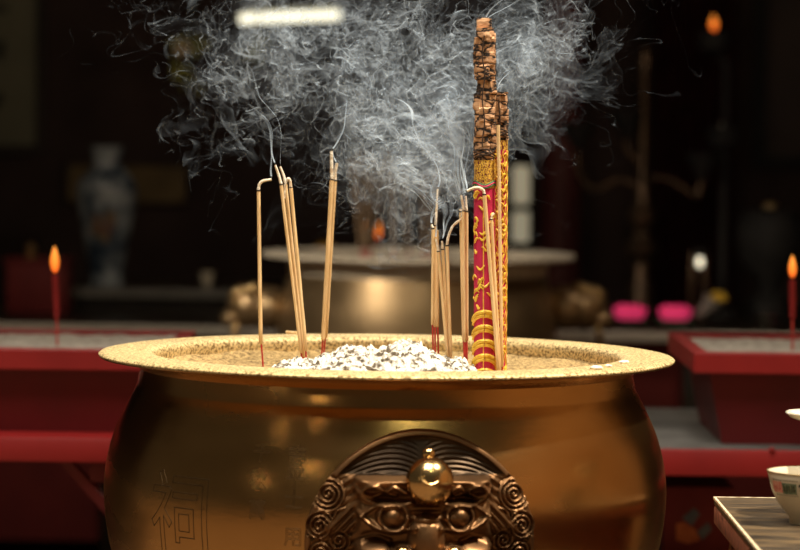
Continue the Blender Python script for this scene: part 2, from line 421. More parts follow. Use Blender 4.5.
NR, NS = 150, 440
rr = np.linspace(0, 1, NR + 1)[1:]; th = np.linspace(0, 2 * PI, NS, endpoint=False)
UU = np.outer(rr, np.cos(th)); VV = np.outer(rr, np.sin(th)); HH = relief(UU, VV)
bm = NB(); rings = []
cen = bm.verts.new(onbody(0, 0, float(relief(np.zeros((1, 1)), np.zeros((1, 1)))[0, 0])))
for i in range(NR):
    rings.append([bm.verts.new(onbody(UU[i, k], VV[i, k], HH[i, k])) for k in range(NS)])
rings.append([bm.verts.new(onbody(1.004 * math.cos(t), 1.004 * math.sin(t), -.003)) for t in th])
for k in range(NS): bm.faces.new((cen, rings[0][k], rings[0][(k + 1) % NS]))
for a, b_ in zip(rings, rings[1:]):
    for k in range(NS): bm.faces.new((a[k], b_[k], b_[(k + 1) % NS], a[(k + 1) % NS]))
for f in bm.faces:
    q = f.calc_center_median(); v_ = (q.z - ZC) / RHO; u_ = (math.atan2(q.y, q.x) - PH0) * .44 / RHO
    if v_ > .625 and math.hypot(u_, v_) < .955: f.material_index = 1  # upper fan faces take the darker bronze
med = obj('medallion', bm, M['medal'], burner, True, 80); med.data.materials.append(M['fanbronze']); med['label'] = 'round bronze lion face medallion with curled spirals'
NRM = Vector((math.cos(PH0), math.sin(PH0), 0))
bm = NB(); ball(bm, onbody(.02, .605, .050), .0345, (1, 1, 1.02), 40, 24); obj('nose_boss', bm, M['nose'], med)['label'] = 'polished round boss above the face'
bm = NB(); nb_c = onbody(.02, .605, .050); tube(bm, spl([nb_c + Vector((.012, -.026, .018)), nb_c + Vector((.012, -.033, .004)), nb_c + Vector((0, -.036, -.001)), nb_c + Vector((-.012, -.033, .006)), nb_c + Vector((-.013, -.027, .019))], 5), .0022, 8); obj('crescent_mark', bm, M['nose'], med)
bm = NB(); ball(bm, onbody(.02, .825, .046), .0095, (1, 1, .95), 20, 12); lathe(bm, [(0, 0), (.013, 0), (.013, .004), (0, .004)], (0, 0), 4) if False else None; obj('top_bead', bm, M['nose'], med)
for s in (-1, 1):
    bm = NB(); ball(bm, onbody(s * .255, .305, .046), .011, (1, .8, 1), 20, 12); obj('eye', bm, M['medal'], med)
    bm = NB(); ball(bm, onbody(s * .19, .01, .062), .0125, (1, 1, .9), 20, 12); obj('nostril', bm, M['nose'], med)
    bm = NB(); ball(bm, onbody(s * .93, .075, .004), .0042, (1, 1, 1), 12, 8); obj('rivet', bm, M['groove'], med)


# engraved characters: outlines cut round the body
def engrave(ch, px, py, size, r, name='engraved_character'):
    cu = bpy.data.curves.new('t', 'FONT'); cu.body = ch; cu.size = size; cu.align_x = 'CENTER'; cu.align_y = 'CENTER'
    cu.fill_mode = 'NONE'; cu.bevel_depth = r; cu.bevel_resolution = 1; cu.resolution_u = 6
    o = bpy.data.objects.new('t', cu); COL.objects.link(o)
    me = bpy.data.meshes.new_from_object(o.evaluated_get(bpy.context.evaluated_depsgraph_get()))
    bpy.data.objects.remove(o); bpy.data.curves.remove(cu)
    bm = NB(); bm.from_mesh(me); bpy.data.meshes.remove(me)
    es = [e for e in bm.edges if e.calc_length() > .008]
    if es: bmesh.ops.subdivide_edges(bm, edges=es, cuts=4)
    q = P(px, py, -.40); a0 = -PI / 2 + math.asin(max(-1, min(1, q.x / .437))); y0 = -.437 * math.cos(a0 + PI / 2); q = P(px, py, y0)
    a0 = -PI / 2 + math.asin(max(-1, min(1, q.x / Rb(q.z))))
    for v in bm.verts:
        a = a0 + v.co.x / .437; z = q.z + v.co.y; R = Rb(z) + v.co.z * .6 - .0000
        v.co = Vector((R * math.cos(a), R * math.sin(a), z))
    obj(name, bm, M['groove'], body)


engrave('祠', 178, 522, .135, .0008)
for ch, px, py in (('千', 261, 455), ('秋', 258, 481), ('萬', 257, 511), ('吉', 296, 458), ('平', 295, 479), ('士', 294, 501), ('用', 293, 538)):
    engrave(ch, px, py, .030, .00038)

# sand bed and ash heap
bm = NB(); bmesh.ops.create_grid(bm, x_segments=120, y_segments=120, size=.372)
for v in list(bm.verts):
    r = math.hypot(v.co.x, v.co.y)
    if r > .3705: bm.verts.remove(v); continue
    v.co.z = ZR - .030 + .003 * math.sin(31 * v.co.x + 3) * math.sin(27 * v.co.y) + random.uniform(-.0012, .0012) + .010 * max(0, (r - .30) / .07) ** 2
tag(obj('sand', bm, M['sand'], None), 'grainy golden brown sand bed filling the front brass burner', 'sand', None, 'stuff')
from mathutils import noise as mn
bm = NB(); nx, ny = 230, 90; gr = []
pa, pb = P(268, 366, -.10), P(478, 366, -.10)
for j in range(ny + 1):
    row = []
    for i in range(nx + 1):
        x = pa.x + (pb.x - pa.x) * i / nx; y = -.24 + .24 * j / ny
        px = 268 + 210 * i / nx
        top = np.interp(px, [268, 285, 300, 312, 325, 345, 362, 378, 390, 402, 415, 430, 445, 460, 478], [3, 9, 10, 10, 13, 19, 19, 17, 20, 23, 22, 17, 12, 12, 4])
        prof = max(0, 1 - ((y + .115) / .125) ** 2) ** .8
        h = (top / 640 * 1.55) * prof
        pt = Vector((x, y, 0))
        h += (h > .003) * (.009 * mn.noise(pt * 70) + .008 * abs(mn.noise(pt * 140)) + .005 * mn.noise(pt * 260)) * min(1, h / .012)
        row.append(bm.verts.new((x, y, ZR - .033 + max(h, 0) * 1.0 - (.006 if prof <= 0 or top <= 0 else 0))))
    gr.append(row)
for j in range(ny):
    for i in range(nx): bm.faces.new((gr[j][i], gr[j][i + 1], gr[j + 1][i + 1], gr[j + 1][i]))
tag(obj('ash_heap', bm, M['ash'], None, True, 60), 'crumbly white ash heap on the sand of the front burner', 'ash', None, 'stuff')


# ------------------------------------------------------------------ incense sticks
def stick(base, mid, top, ash, Y, label, group='burning incense sticks in the front burner', r=.0031, dY=0.0, coat='coating', tip=True):
    """base / mid / top are pixels: foot of the red stem, start of the paste, burning end; ash = pixels of the ash beyond it"""
    b0 = P(*base, Y); b0z = b0.copy()
    t = thing('incense_stick', label, 'incense stick', b0, group)
    m0 = P(*mid, Y + dY * .2); t0 = P(*top, Y + dY)
    d = (b0 - m0).normalized()
    bm = NB(); tube(bm, [b0 + d * .012, b0, m0 + (t0 - m0).normalized() * .01], .0014, 8); obj('red_stem', bm, M['redstem'], t)
    bm = NB(); n = 10; pts = [m0.lerp(t0, k / n) for k in range(n + 1)]
    tube(bm, [m0 - (t0 - m0).normalized() * .002] + pts, [r * .45] + [r * random.uniform(.95, 1.06) for _ in pts], 10); obj('incense_paste', bm, M[coat], t)
    if ash:
        bm = NB(); u = (t0 - m0).normalized(); tube(bm, [t0 - u * .0005, t0 + u * .0018], r * 1.03, 10); obj('burnt_ring', bm, M['ember'], t)
        bm = NB(); q = [t0 + u * .0015] + [P(a[0], a[1], Y + dY + (a[2] if len(a) > 2 else 0)) for a in ash]
        q = [Vector(p) for p in spl(q, 6)]
        tube(bm, q, [r * (.82 - .18 * k / len(q)) * random.uniform(.92, 1.08) for k in range(len(q))], 8); obj('ash_tip', bm, M['ashtip'], t)
    return t


stick((263.3, 369), (260.8, 343), (258.6, 191), [(259.4, 184.5), (263, 181), (271.5, 179.3)], .05, 'lone incense stick at far left of the front burner with ash bent right')
LB = 'incense stick in the trio leaning left, '
stick((303, 369), (301.2, 352), (281.2, 185), [(279, 176), (275.2, 165)], .03, LB + 'its ash tip reaching highest', r=.0028)
stick((304.8, 370), (303.6, 356), (285.4, 184), [(283.5, 175), (280, 166.5)], .045, LB + 'the middle one', r=.0028)
stick((306.8, 369.5), (306, 350), (290.8, 188), [(290, 180.5), (287.5, 179), (285, 187), (284.4, 199)], .03, LB + 'its ash hooked back down', r=.0029)
LC = 'incense stick of the pair left of centre, '
stick((321, 364), (323.0, 339), (331.8, 180), [(331.6, 165), (331.4, 151)], .15, LC + 'with tall straight ash', r=.0035)
stick((323, 363), (325.6, 337), (334.9, 181), [(335.2, 172), (336.5, 165), (336.6, 163)], .165, LC + 'with short hooked ash', r=.0033)
LD = 'thin incense stick in the low cluster near the red joss stick, '
stick((433.5, 372), (432.4, 324), (433, 229), [(432, 226), (431.5, 224.5)], .0, LD + 'leftmost one', r=.0024)
stick((435.2, 373), (435, 326), (435.6, 226), [(436.6, 207), (437.6, 189)], .012, LD + 'tallest ash', r=.0024)
stick((438.8, 372), (437.6, 326), (437.2, 230), [], .03, LD + 'no ash', r=.0024)
stick((448.4, 374), (447.6, 357), (438.4, 252), [(437.4, 246), (435.8, 239)], -.02, LD + 'leaning, crooked ash', r=.0026)
stick((449.6, 374.5), (449.0, 358), (442.6, 250), [(442.3, 245), (442, 241)], -.01, LD + 'with stub of ash', r=.0026)
stick((451, 374), (450.6, 356), (447, 246), [(448.6, 236), (453, 226), (461, 219)], -.015, LD + 'ash arching right', r=.0027)
LF = 'incense stick in the upright bundle beside the red joss stick, '
stick((464.8, 373), (463.6, 340), (460.8, 212), [(460, 209)], -.01, LF + 'left one, ash fallen off', r=.0027)
stick((466, 373.5), (465.2, 341), (463.6, 211.5), [(462.6, 203), (461, 195)], -.02, LF + 'middle one with leaning ash', r=.0027)
stick((467, 373), (466.8, 340), (466.6, 212), [(466.0, 204), (465.6, 196)], -.008, LF + 'right one with upright ash', r=.0027)
LG = 'incense stick in front of the red joss stick, '
stick((499, 376), (498.6, 371), (484.4, 195), [(483, 190), (478, 187.6), (472, 188.6), (467, 191)], -.055, LG + 'its ash arching left', r=.0030)
stick((500, 376), (499.8, 370), (491.4, 220), [(492.2, 216), (494.4, 213)], -.05, LG + 'shorter with a small hooked end', r=.0027)
stick((502.5, 375), (502, 366), (498.2, 125), [], -.045, LG + 'the tallest and plain', r=.0028)


# carved dragon joss sticks
def joss(name, label, xc, ybase, ytop, ychar, ycol, ywrap, yscale, Y, rad, lean=0.0, seed=1):
    rnd = random.Random(seed)
    s = S(Y)
    base = P(xc, ybase, Y); t = thing(name, label, 'joss stick', base, 'carved joss sticks in the front burner')
    cx, cy = base.x, base.y
    Z = lambda py: P(xc, py, Y).z

    def shaft(z0, z1, r, mat, nm, jag=0.0, nring=2, n=36):
        bm = NB(); pr = []; rings = []
        for i in range(nring + 1):
            z = z0 + (z1 - z0) * i / nring; ring = []
            for k in range(n):
                a = 2 * PI * k / n; d = 0
                if jag:
                    cell = mn.cell(Vector((a * 1.9 + seed, z * 46, seed))); cell2 = mn.noise(Vector((math.cos(a) * 2, math.sin(a) * 2, z * 60 + seed)))
                    d = jag * (cell * 2 - 1) * .55 + jag * cell2 * .9
                ring.append(bm.verts.new((cx + (r + d) * math.cos(a), cy + (r + d) * math.sin(a), z + (jag * .8 * mn.noise(Vector((a * 2, z * 50, 3))) if 0 < i < nring else 0))))
            rings.append(ring)
        for a_, b_ in zip(rings, rings[1:]):
            for k in range(n): bm.faces.new((a_[k], a_[(k + 1) % n], b_[(k + 1) % n], b_[k]))
        bm.faces.new(rings[0][::-1]); bm.faces.new(rings[-1])
        return obj(nm, bm, mat, t, True, 30)

    def onshaft(a, z, h): return Vector((cx + (rad + h) * math.cos(a), cy + (rad + h) * math.sin(a), z))

    zc = Z(ychar)
    shaft(Z(ybase) - .015, Z(ywrap), rad * .96, M['wrap'], 'red_wrap')
    col = shaft(Z(ywrap), zc, rad * .98, M['arab'], 'gold_collar', .0006, 20)
    # charred carving above the collar, a little irregular, with a rounded bulb at its foot
    shaft(zc, Z(ytop), rad * .97, M['char'], 'charred_top', .0030, 90, 40)
    bm = NB(); tube(bm, [onshaft(-PI / 2 + 1.1 * math.sin(q) - .05, zc + .021 - .0125 * math.cos(q), .0012) for q in np.linspace(-1.5, 1.5, 16)], .0010, 6)
    for zz in (.012, .007, .003):
        tube(bm, [onshaft(-PI / 2 + q, zc + zz + .005 * math.cos(1.4 * q), .0004) for q in np.linspace(-1.2, 1.2, 16)], .0011, 6)
    tube(bm, [onshaft(-PI / 2 - .12 + .10 * math.sin(z * 90), z, .0008) for z in np.linspace(zc + .02, Z(ytop) - .012, 60)], .0010, 6)
    obj('char_line', bm, M['ember'], t)
    # gold relief on the red: seam, scalloped scales and ragged flame flecks
    bm = NB()
    if seed == 1:
        tube(bm, [onshaft(-PI / 2 - .12, z, -.0006) for z in np.linspace(Z(ybase) - .01, Z(ywrap), 40)], .0009, 6)
    else:
        for k in range(7):
            a0 = -PI / 2 - 1.3 + k * .45
            tube(bm, [onshaft(a0 + .16 * math.sin(z * 300 + k), z, -.0004) for z in np.linspace(Z(ybase), Z(ywrap), 110)], .0011, 5)
    obj('gold_seam', bm, M['gold'], t)
    ys = yscale
    while ys < ybase:
        bm = NB()
        for s_ in (-1, 1):
            for lay in range(2):
                pts = []
                for q in np.linspace(0, 1, 12):
                    pts.append(onshaft(-PI / 2 + s_ * (.02 + 1.5 * q), Z(ys) - .004 - lay * .0062 + (.007 * (1 - (2 * q - .0) ** 2 * .55)) * 1.0, .0003 + .001 * (1 - lay)))
                tube(bm, pts, [.0034 * (1 - .3 * q) for q in np.linspace(0, 1, 12)], 6)
        obj('gold_scale', bm, M['gold'], t); ys += 14.5
    bm = NB()
    yy = ywrap + 6
    while yy < yscale - 4:
        a0 = -PI / 2 + rnd.uniform(-1.6, .6); L = rnd.uniform(.35, .95); ph = rnd.uniform(0, 6)
        z = Z(yy)
        pts = [onshaft(a0 + L * q, z + .0035 * math.sin(ph + 5 * q) + .002 * q, .0002) for q in np.linspace(0, 1, 12)]
        tube(bm, pts, [.0004 + .0016 * math.sin(PI * q) for q in np.linspace(0, 1, 12)], 6)
        yy += rnd.choice((1.2, 2.0, 2.6)) if (seed == 2 or yy < 200 or 212 < yy < 250 or 274 < yy < 298) else 8
    obj('gold_flame_relief', bm, M['gold'], t)
    if seed == 1:
        bm = NB()
        for dz, w in ((.003, .0013), (.008, .0010)):
            tube(bm, [onshaft(-PI / 2 + q, Z(ywrap) + dz - .003 * math.cos(q * 3), .0004) for q in np.linspace(-1.5, 1.5, 20)], w, 6)
        obj('green_band', bm, M['green'], t)
        bm = NB()
        z0 = Z(ywrap); tube(bm, [onshaft(-PI / 2 + q, z0 + .0055 - .003 * math.cos(q * 3), .0003) for q in np.linspace(-1.5, 1.5, 20)], .0016, 6)
        obj('red_band', bm, M['wrap'], t)
    return t


j1 = joss('dragon_joss_stick', 'thick red carved joss stick with gold scales and tall charred top', 484.4, 375, 28, 160, 160, 188, 313, -.035, .0172, seed=1)
W[j1.name] = Vector(j1.location)
j1.rotation_euler.y = math.radians(-.8)
bm = NB(); c = P(489, 23, -.027); box(bm, c.x - .0115, c.x + .0115, c.y - .010, c.y + .010, c.z - .012, c.z + .0075, .002)
c = P(497, 55, -.022); box(bm, c.x - .006, c.x + .005, c.y - .009, c.y + .009, c.z - .040, c.z + .035, .003)
obj('charred_fin', bm, M['char'], j1)
j2 = joss('dragon_joss_stick', 'slimmer gold patterned joss stick half hidden behind the thick red one', 498.5, 374, 92, 140, 140, 150, 380, .012, .0125, seed=2)
bm = NB(); c = P(496, 84, .012); box(bm, c.x - .006, c.x + .004, c.y - .009, c.y + .009, c.z - .03, c.z + .006, .002); obj('charred_fin', bm, M['char'], j2); j2.rotation_euler.y = math.radians(-.5)

# ash crumbs and a broken stick on the rim
for px, py, sx, lb in ((596, 368.5, .010, 'largest grey ash flake lying on the right of the brass rim'), (609, 366.5, .006, 'small ash flake between two others on the right rim'), (624, 362.6, .008, 'ash flake farthest right on the brass rim')):
    q = P(px, py, -.20)
    for _ in range(3):
        yy = CAMLOC.y + (q.y - CAMLOC.y) * (CAMLOC.z - ZR - .002) / (CAMLOC.z - q.z); q = P(px, py, yy)
    bm = NB(); ball(bm, (q.x, q.y, ZR + .003), sx, (1, .7, .35), 12, 8)
    for v in bm.verts: v.co += Vector((0, 0, 1)) * .0015 * mn.noise(v.co * 300) + Vector((1, 0, 0)) * .002 * mn.noise(v.co * 200)
    tag(obj('ash_flake', bm, M['flake'], None), lb, 'ash flake', 'ash flakes on the right rim')
a_, b_ = P(286, 335, .395), P(297, 336.8, .395)
bm = NB(); tube(bm, [Vector((a_.x, .405, ZR + .0035)), Vector((b_.x, .395, ZR + .0035))], .0022, 8)
tag(obj('broken_incense_stick', bm, M['coating'], None), 'short broken incense stub lying on the back of the brass rim', 'incense stub')

# ------------------------------------------------------------------ wooden table, bowl, dish at lower right
YB = -.10
tl = P(714, 497, YB); ZT = tl.z; X0 = tl.x
tb = thing('offering_table', 'worn wooden table with red carved sides at lower right', 'table', (X0 + .5, -.5, 0))
obj('tabletop', bx(X0, X0 + 1.0, -1.0, YB, ZT - .012, ZT, bev=.002), M['table'], tb)
bm = NB(); box(bm, X0 + .0, X0 + 1.0, -1.0, YB - .0, ZT - .042, ZT - .0125, .004); obj('table_edge', bm, M['tablered'], tb)
bm = NB(); box(bm, X0 - .0012, X0 + .003, -1.0, YB + .001, ZT - .004, ZT + .0007, .001); box(bm, X0, X0 + 1.0, YB - .003, YB + .0012, ZT - .004, ZT + .0006, .001); obj('pale_edge', bm, M['edge'], tb)  # pale strips along the left and back edges of the top
bm = NB(); box(bm, X0 + .03, X0 + .97, -.95, YB - .03, ZT - .16, ZT - .043, .003); obj('apron', bm, M['tablered'], tb)
bm = NB()
for k in range(9):
    y = -.16 - k * .085
    tube(bm, spl([(X0 + .029, y, ZT - .05), (X0 + .022, y - .02, ZT - .08), (X0 + .024, y + .01, ZT - .11), (X0 + .028, y - .01, ZT - .15)], 6), .008, 8)
obj('apron_carving', bm, M['tablered'], tb)
for x in (X0 + .03, X0 + .93):
    for y in (-.97, YB - .07): obj('leg', bx(x, x + .045, y, y + .045, 0, ZT - .1, bev=.004), M['tablered'], tb)

f0 = P(811, 523, -.38)
yb = CAMLOC.y + (f0.y - CAMLOC.y) * (CAMLOC.z - ZT) / (CAMLOC.z - f0.z); f0 = P(811, 521, yb); BX, BY = f0.x, yb
bw = thing('porcelain_bowl', 'cream porcelain rice bowl with painted band on the wooden table', 'bowl', (BX, BY, ZT))
k = 1 / S(BY)
bp_ = [(0, ZT + .004), (19 * k, ZT + .004), (20 * k, ZT), (22 * k, ZT), (22 * k, ZT + 6 * k), (27 * k, ZT + 12 * k), (34 * k, ZT + 21 * k), (40 * k, ZT + 33 * k), (43 * k, ZT + 45 * k), (45 * k, ZT + 52 * k), (44.6 * k, ZT + 52.8 * k), (43.6 * k, ZT + 52 * k), (41.5 * k, ZT + 45 * k), (38 * k, ZT + 33 * k), (32 * k, ZT + 22 * k), (22 * k, ZT + 13 * k), (0, ZT + 10 * k)]
bm = NB(); lathe(bm, bp_, (BX, BY), 96); obj('bowl_body', bm, M['porcelain'], bw, True, 60)


def bowlpt(a, dz, off=.0004):
    tab = [(ZT + 52 * k, 45 * k), (ZT + 45 * k, 43 * k), (ZT + 33 * k, 40 * k), (ZT + 21 * k, 34 * k), (ZT + 12 * k, 27 * k)]
    z = ZT + dz * k; r = interp(z, tab) + off; return Vector((BX + r * math.cos(a), BY + r * math.sin(a), z))


def patch(bm, a0, a1, d0, d1, off=.0004, n=6):
    g = [[bm.verts.new(bowlpt(a0 + (a1 - a0) * i / n, d0 + (d1 - d0) * j / 2, off)) for i in range(n + 1)] for j in range(3)]
    for j in range(2):
        for i in range(n): bm.faces.new((g[j][i], g[j][i + 1], g[j + 1][i + 1], g[j + 1][i]))


aw = lambda px: -PI / 2 + math.asin(max(-1, min(1, (px - 811) / 44.0)))
bm = NB(); torus(bm, (BX, BY, ZT + 52.4 * k), 44.8 * k, .0010, (0, 0, 1), 72, 6); obj('gilt_rim', bm, M['gilt'], bw)
bm = NB(); patch(bm, aw(769), aw(776.5), 33, 44); obj('red_painted_panel', bm, M['inkred'], bw)
bm = NB(); patch(bm, aw(776.5), aw(790), 32, 43); obj('green_painted_panel', bm, M['inkgreen'], bw)
bm = NB()
for i in range(5): patch(bm, aw(778 + i * 2.3), aw(779 + i * 2.3), 34, 41, .0007, 2)
for i in range(11):
    patch(bm, aw(770 + i * 2), aw(770.9 + i * 2), 45, 46.2, .0006, 2); patch(bm, aw(770 + i * 2), aw(770.9 + i * 2), 30, 31, .0006, 2)
obj('dotted_border', bm, M['groove'], bw)
bm = NB()
for x0, y0, x1, y1 in ((794, 43, 797, 35), (797, 35, 798.5, 42), (798.5, 42, 801, 33), (794, 37, 800, 38), (801, 41, 803, 34), (792.5, 41, 796, 42)):
    tube(bm, [bowlpt(aw(x0), y0, .0003), bowlpt(aw((x0 + x1) / 2), (y0 + y1) / 2, .0003), bowlpt(aw(x1), y1, .0003)], .0017, 6)
obj('black_brush_mark', bm, M['ink'], bw)

q = P(785.5, 415, -.30); R_ = .062; cx_ = q.x + R_
ds = thing('stemmed_dish', 'small pale stemmed dish cut off at the right frame edge', 'dish', (cx_, -.30, ZT))
bm = NB(); lathe(bm, [(0, ZT), (.03, ZT), (.03, ZT + .006), (.01, ZT + .015), (.008, q.z - .03), (.012, q.z - .02), (.03, q.z - .012), (.055, q.z - .003), (R_, q.z + .0035), (R_ - .001, q.z + .005), (R_ - .004, q.z + .004), (.05, q.z + .0005), (0, q.z - .002)], (cx_, -.30), 64)
obj('dish_bowl', bm, M['porcelain'], ds, True, 60)

# ------------------------------------------------------------------ red troughs and their stands
def trough(side, label, label2, label3, xl, xr, yf, yr, ztop, zbot):
    # flared rectangular trough; x range at rim, y front / rear at rim
    t = thing('candle_trough', label, 'candle trough', ((xl + xr) / 2, (yf + yr) / 2, zbot), 'red candle troughs')
    ins = .035
    def frus(bm, x0, x1, y0, y1, z1, i, z0):
        vs = [bm.verts.new(p) for p in ((x0 + i, y0 + i, z0), (x1 - i, y0 + i, z0), (x1 - i, y1 - i, z0), (x0 + i, y1 - i, z0), (x0, y0, z1), (x1, y0, z1), (x1, y1, z1), (x0, y1, z1))]
        for f in ((3, 2, 1, 0), (0, 1, 5, 4), (1, 2, 6, 5), (2, 3, 7, 6), (3, 0, 4, 7)): bm.faces.new([vs[i_] for i_ in f])
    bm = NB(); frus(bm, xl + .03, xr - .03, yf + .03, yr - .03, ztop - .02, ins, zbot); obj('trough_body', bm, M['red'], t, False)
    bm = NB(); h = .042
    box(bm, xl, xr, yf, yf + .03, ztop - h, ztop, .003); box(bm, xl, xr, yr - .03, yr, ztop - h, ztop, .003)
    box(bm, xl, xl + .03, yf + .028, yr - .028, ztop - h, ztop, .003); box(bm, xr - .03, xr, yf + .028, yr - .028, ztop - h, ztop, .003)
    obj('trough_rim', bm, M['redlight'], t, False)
    bm = NB(); bmesh.ops.create_grid(bm, x_segments=60, y_segments=24, size=1)
    for v in bm.verts:
        v.co = Vector(((xl + xr) / 2 + v.co.x * (xr - xl - .058) / 2, (yf + yr) / 2 + v.co.y * (yr - yf - .058) / 2, ztop - .010 + .006 * mn.noise(v.co * 9)))
    tag(obj('trough_sand', bm, M['palesand'], None), label2, 'sand', None, 'stuff')
    return t


YF, YR = 1.25, 1.85
zf = P(60, 349, YF).z
ltr = trough(-1, 'red lacquered candle trough on the left behind the brass burner', 'pale grey sand filling the left red trough', '', P(-200, 349, YF).x, P(176, 349, YF).x, YF, YR, zf, P(60, 436.5, YF - .03).z + .0005)
zf2 = P(750, 353, YF).z
rtr = trough(1, 'red lacquered candle trough on the right behind the wooden table', 'pale grey sand filling the right red trough', '', P(694, 353, YF).x, P(1000, 353, YF).x, YF, YR, zf2, P(740, 449, YF - .03).z + .0005)


def stand(label, xl, xr, yf, yr, ztop, rail, topmat, brace):
    t = thing('trough_stand', label, 'stand', ((xl + xr) / 2, (yf + yr) / 2, 0), 'red trough stands')
    obj('stand_top', bx(xl, xr, yf, yr, ztop - .014, ztop, bev=.003), topmat, t)
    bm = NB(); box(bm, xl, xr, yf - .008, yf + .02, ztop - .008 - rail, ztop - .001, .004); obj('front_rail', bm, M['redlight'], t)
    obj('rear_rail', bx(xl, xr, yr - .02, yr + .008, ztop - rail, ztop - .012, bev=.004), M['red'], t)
    for x in (xl + .01, xr - .05):
        for y in (yf + .01, yr - .05): obj('leg', bx(x, x + .04, y, y + .04, 0, ztop - .014, bev=.004), M['red'], t)
    for a, b_ in brace:
        bm = NB(); tube(bm, [a, b_], .014, 4); obj('brace', bm, M['red'], t, False)
    return t


zs = P(60, 436.5, YF - .03).z
xr_ = P(158, 440, YF).x
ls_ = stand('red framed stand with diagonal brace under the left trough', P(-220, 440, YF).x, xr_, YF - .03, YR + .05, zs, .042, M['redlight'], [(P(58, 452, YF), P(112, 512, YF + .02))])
a, b_ = P(89, 482, YF), P(112, 450, YF); obj('corner_bracket', bx(a.x, b_.x, YF, YF + .03, a.z, b_.z, bev=.003), M['red'], ls_)
zs2 = P(740, 449, YF - .03).z
sr = stand('red edged stand with pale grey top under the right trough', P(600, 449, YF).x, P(1020, 449, YF).x, YF - .03, YR + .25, zs2, .046, M['greytop'], [])
bm = NB(); q = P(772, 450, YF - .04); ball(bm, q, .006, (1, .6, 1), 12, 8); obj('bolt_head', bm, M['redlight'], sr)
# box kept under the right stand
x0, x1 = P(664, 500, 1.5).x, P(735, 500, 1.5).x; z0, z1 = P(700, 560, 1.5).z, P(700, 487, 1.5).z
lowshelf = thing('low_shelf', 'dark low shelf under the right trough stand', 'shelf', (P(760, 500, 1.6).x, 1.6, 0))
obj('shelf_board', bx(P(600, 500, 1.5).x, P(1020, 500, 1.5).x, 1.42, 1.9, z0 - .02, z0, bev=.002), M['darkwood'], lowshelf)
for x in (P(604, 500, 1.5).x, P(1010, 500, 1.5).x):
    obj('leg', bx(x, x + .03, 1.45, 1.85, 0, z0 - .02), M['darkwood'], lowshelf)
pk = thing('printed_box', 'dim red printed box with orange and grey patches under the right stand', 'box', ((x0 + x1) / 2, 1.6, z0))
obj('box_body', bx(x0, x1, 1.5, 1.75, z0, z1, bev=.004), M['redbox'], pk)
def quad(bm, pts, Y, th=.0015):
    f = [bm.verts.new(P(a, b_, Y)) for a, b_ in pts]; g = [bm.verts.new(P(a, b_, Y + th)) for a, b_ in pts]
    n = len(f); bm.faces.new(f[::-1]); bm.faces.new(g)
    for i in range(n): bm.faces.new((f[i], f[(i + 1) % n], g[(i + 1) % n], g[i]))
bm = NB(); quad(bm, [(676, 524), (684, 522), (696, 530), (700, 540), (688, 544), (676, 540)], 1.4985); obj('orange_print', bm, M['printo'], pk, False)
bm = NB(); quad(bm, [(682, 518), (694, 508), (700, 514), (692, 526)], 1.4985); quad(bm, [(697, 532), (708, 522), (712, 530), (702, 540)], 1.4985); obj('slate_blue_print', bm, M['printb'], pk, False)


# candles on spikes in the troughs
def candle(px, yflame0, yflame1, ybot, yfoot, Y, label, zfoot=None, r=.008, grp='lit red candles', lean=0):
    top = P(px, yflame1 + 2, Y); bot = P(px + lean, ybot, Y); foot = P(px + lean * 1.6, yfoot, Y)
    if zfoot is not None: foot.z = zfoot
    t = thing('candle', label, 'candle', foot, grp)
    bm = NB(); tube(bm, [bot, bot.lerp(top, .5), top], [r * .8, r, r], 16); obj('wax', bm, M['candle'], t)
    bm = NB(); tube(bm, [foot, bot + Vector((0, 0, .01))], .0022, 8); obj('stick', bm, M['redstem'], t)
    bm = NB(); tube(bm, [top, top + Vector((0, 0, .012))], .0012, 6); obj('wick', bm, M['wick'], t)
    a, b_ = P(px, yflame1, Y), P(px - lean * .3, yflame0, Y); h = b_.z - a.z
    bm = NB(); n = 12; pts = [a.lerp(b_, i / n) for i in range(n + 1)]
    tube(bm, pts, [max(.0004, h * .16 * math.sin(PI * min(1, (i / n) ** .75)) ** .8) for i in range(n + 1)], 14); obj('flame', bm, M['flame'], t)
    return t


candle(55, 246, 273, 318, 340, 1.5, 'lit red candle standing in the sand of the left trough', zf - .015, .007, lean=1.5)
candle(792.5, 255, 278, 318, 345, 1.5, 'lit red candle standing in the sand of the right trough', zf2 - .015, .007)

# ------------------------------------------------------------------ back burner
YBB = 4.06; sB = S(YBB); cB = P(418, 253, YBB); ZB = cB.z; XB = cB.x
bb = thing('incense_burner', 'dull brass incense burner farther back, blurred, with gilded handles', 'incense burner', (XB, YBB, .2))
bm = NB()
lathe(bm, [(0, ZB - .62), (.24, ZB - .62), (.25, ZB - .60), (.22, ZB - .57), (.24, ZB - .52), (.33, ZB - .45), (.385, ZB - .36), (.404, ZB - .27), (.400, ZB - .20), (.388, ZB - .13), (.372, ZB - .07), (.362, ZB - .02)], (XB, YBB), 128)
obj('body', bm, M['oldbrass'], bb, True, 50)
bm = NB(); lathe(bm, [(.363, ZB - .03), (.385, ZB - .018), (.43, ZB - .014), (.448, ZB - .010), (.4495, ZB - .006), (.446, ZB), (.41, ZB + .001), (.382, ZB), (.372, ZB - .006), (.37, ZB - .06)], (XB, YBB), 128); obj('rim', bm, M['oldrim'], bb, True, 50)
for k in range(3):
    a = PI / 2 + k * 2 * PI / 3; c = Vector((math.cos(a), math.sin(a), 0)); o_ = Vector((XB, YBB, 0))
    bm = NB(); tube(bm, [o_ + c * .2 + Vector((0, 0, ZB - .57)), o_ + c * .26 + Vector((0, 0, ZB - .63)), o_ + c * .26 + Vector((0, 0, .2))], [.05, .045, .055], 14); obj('leg', bm, M['oldbrass'], bb)
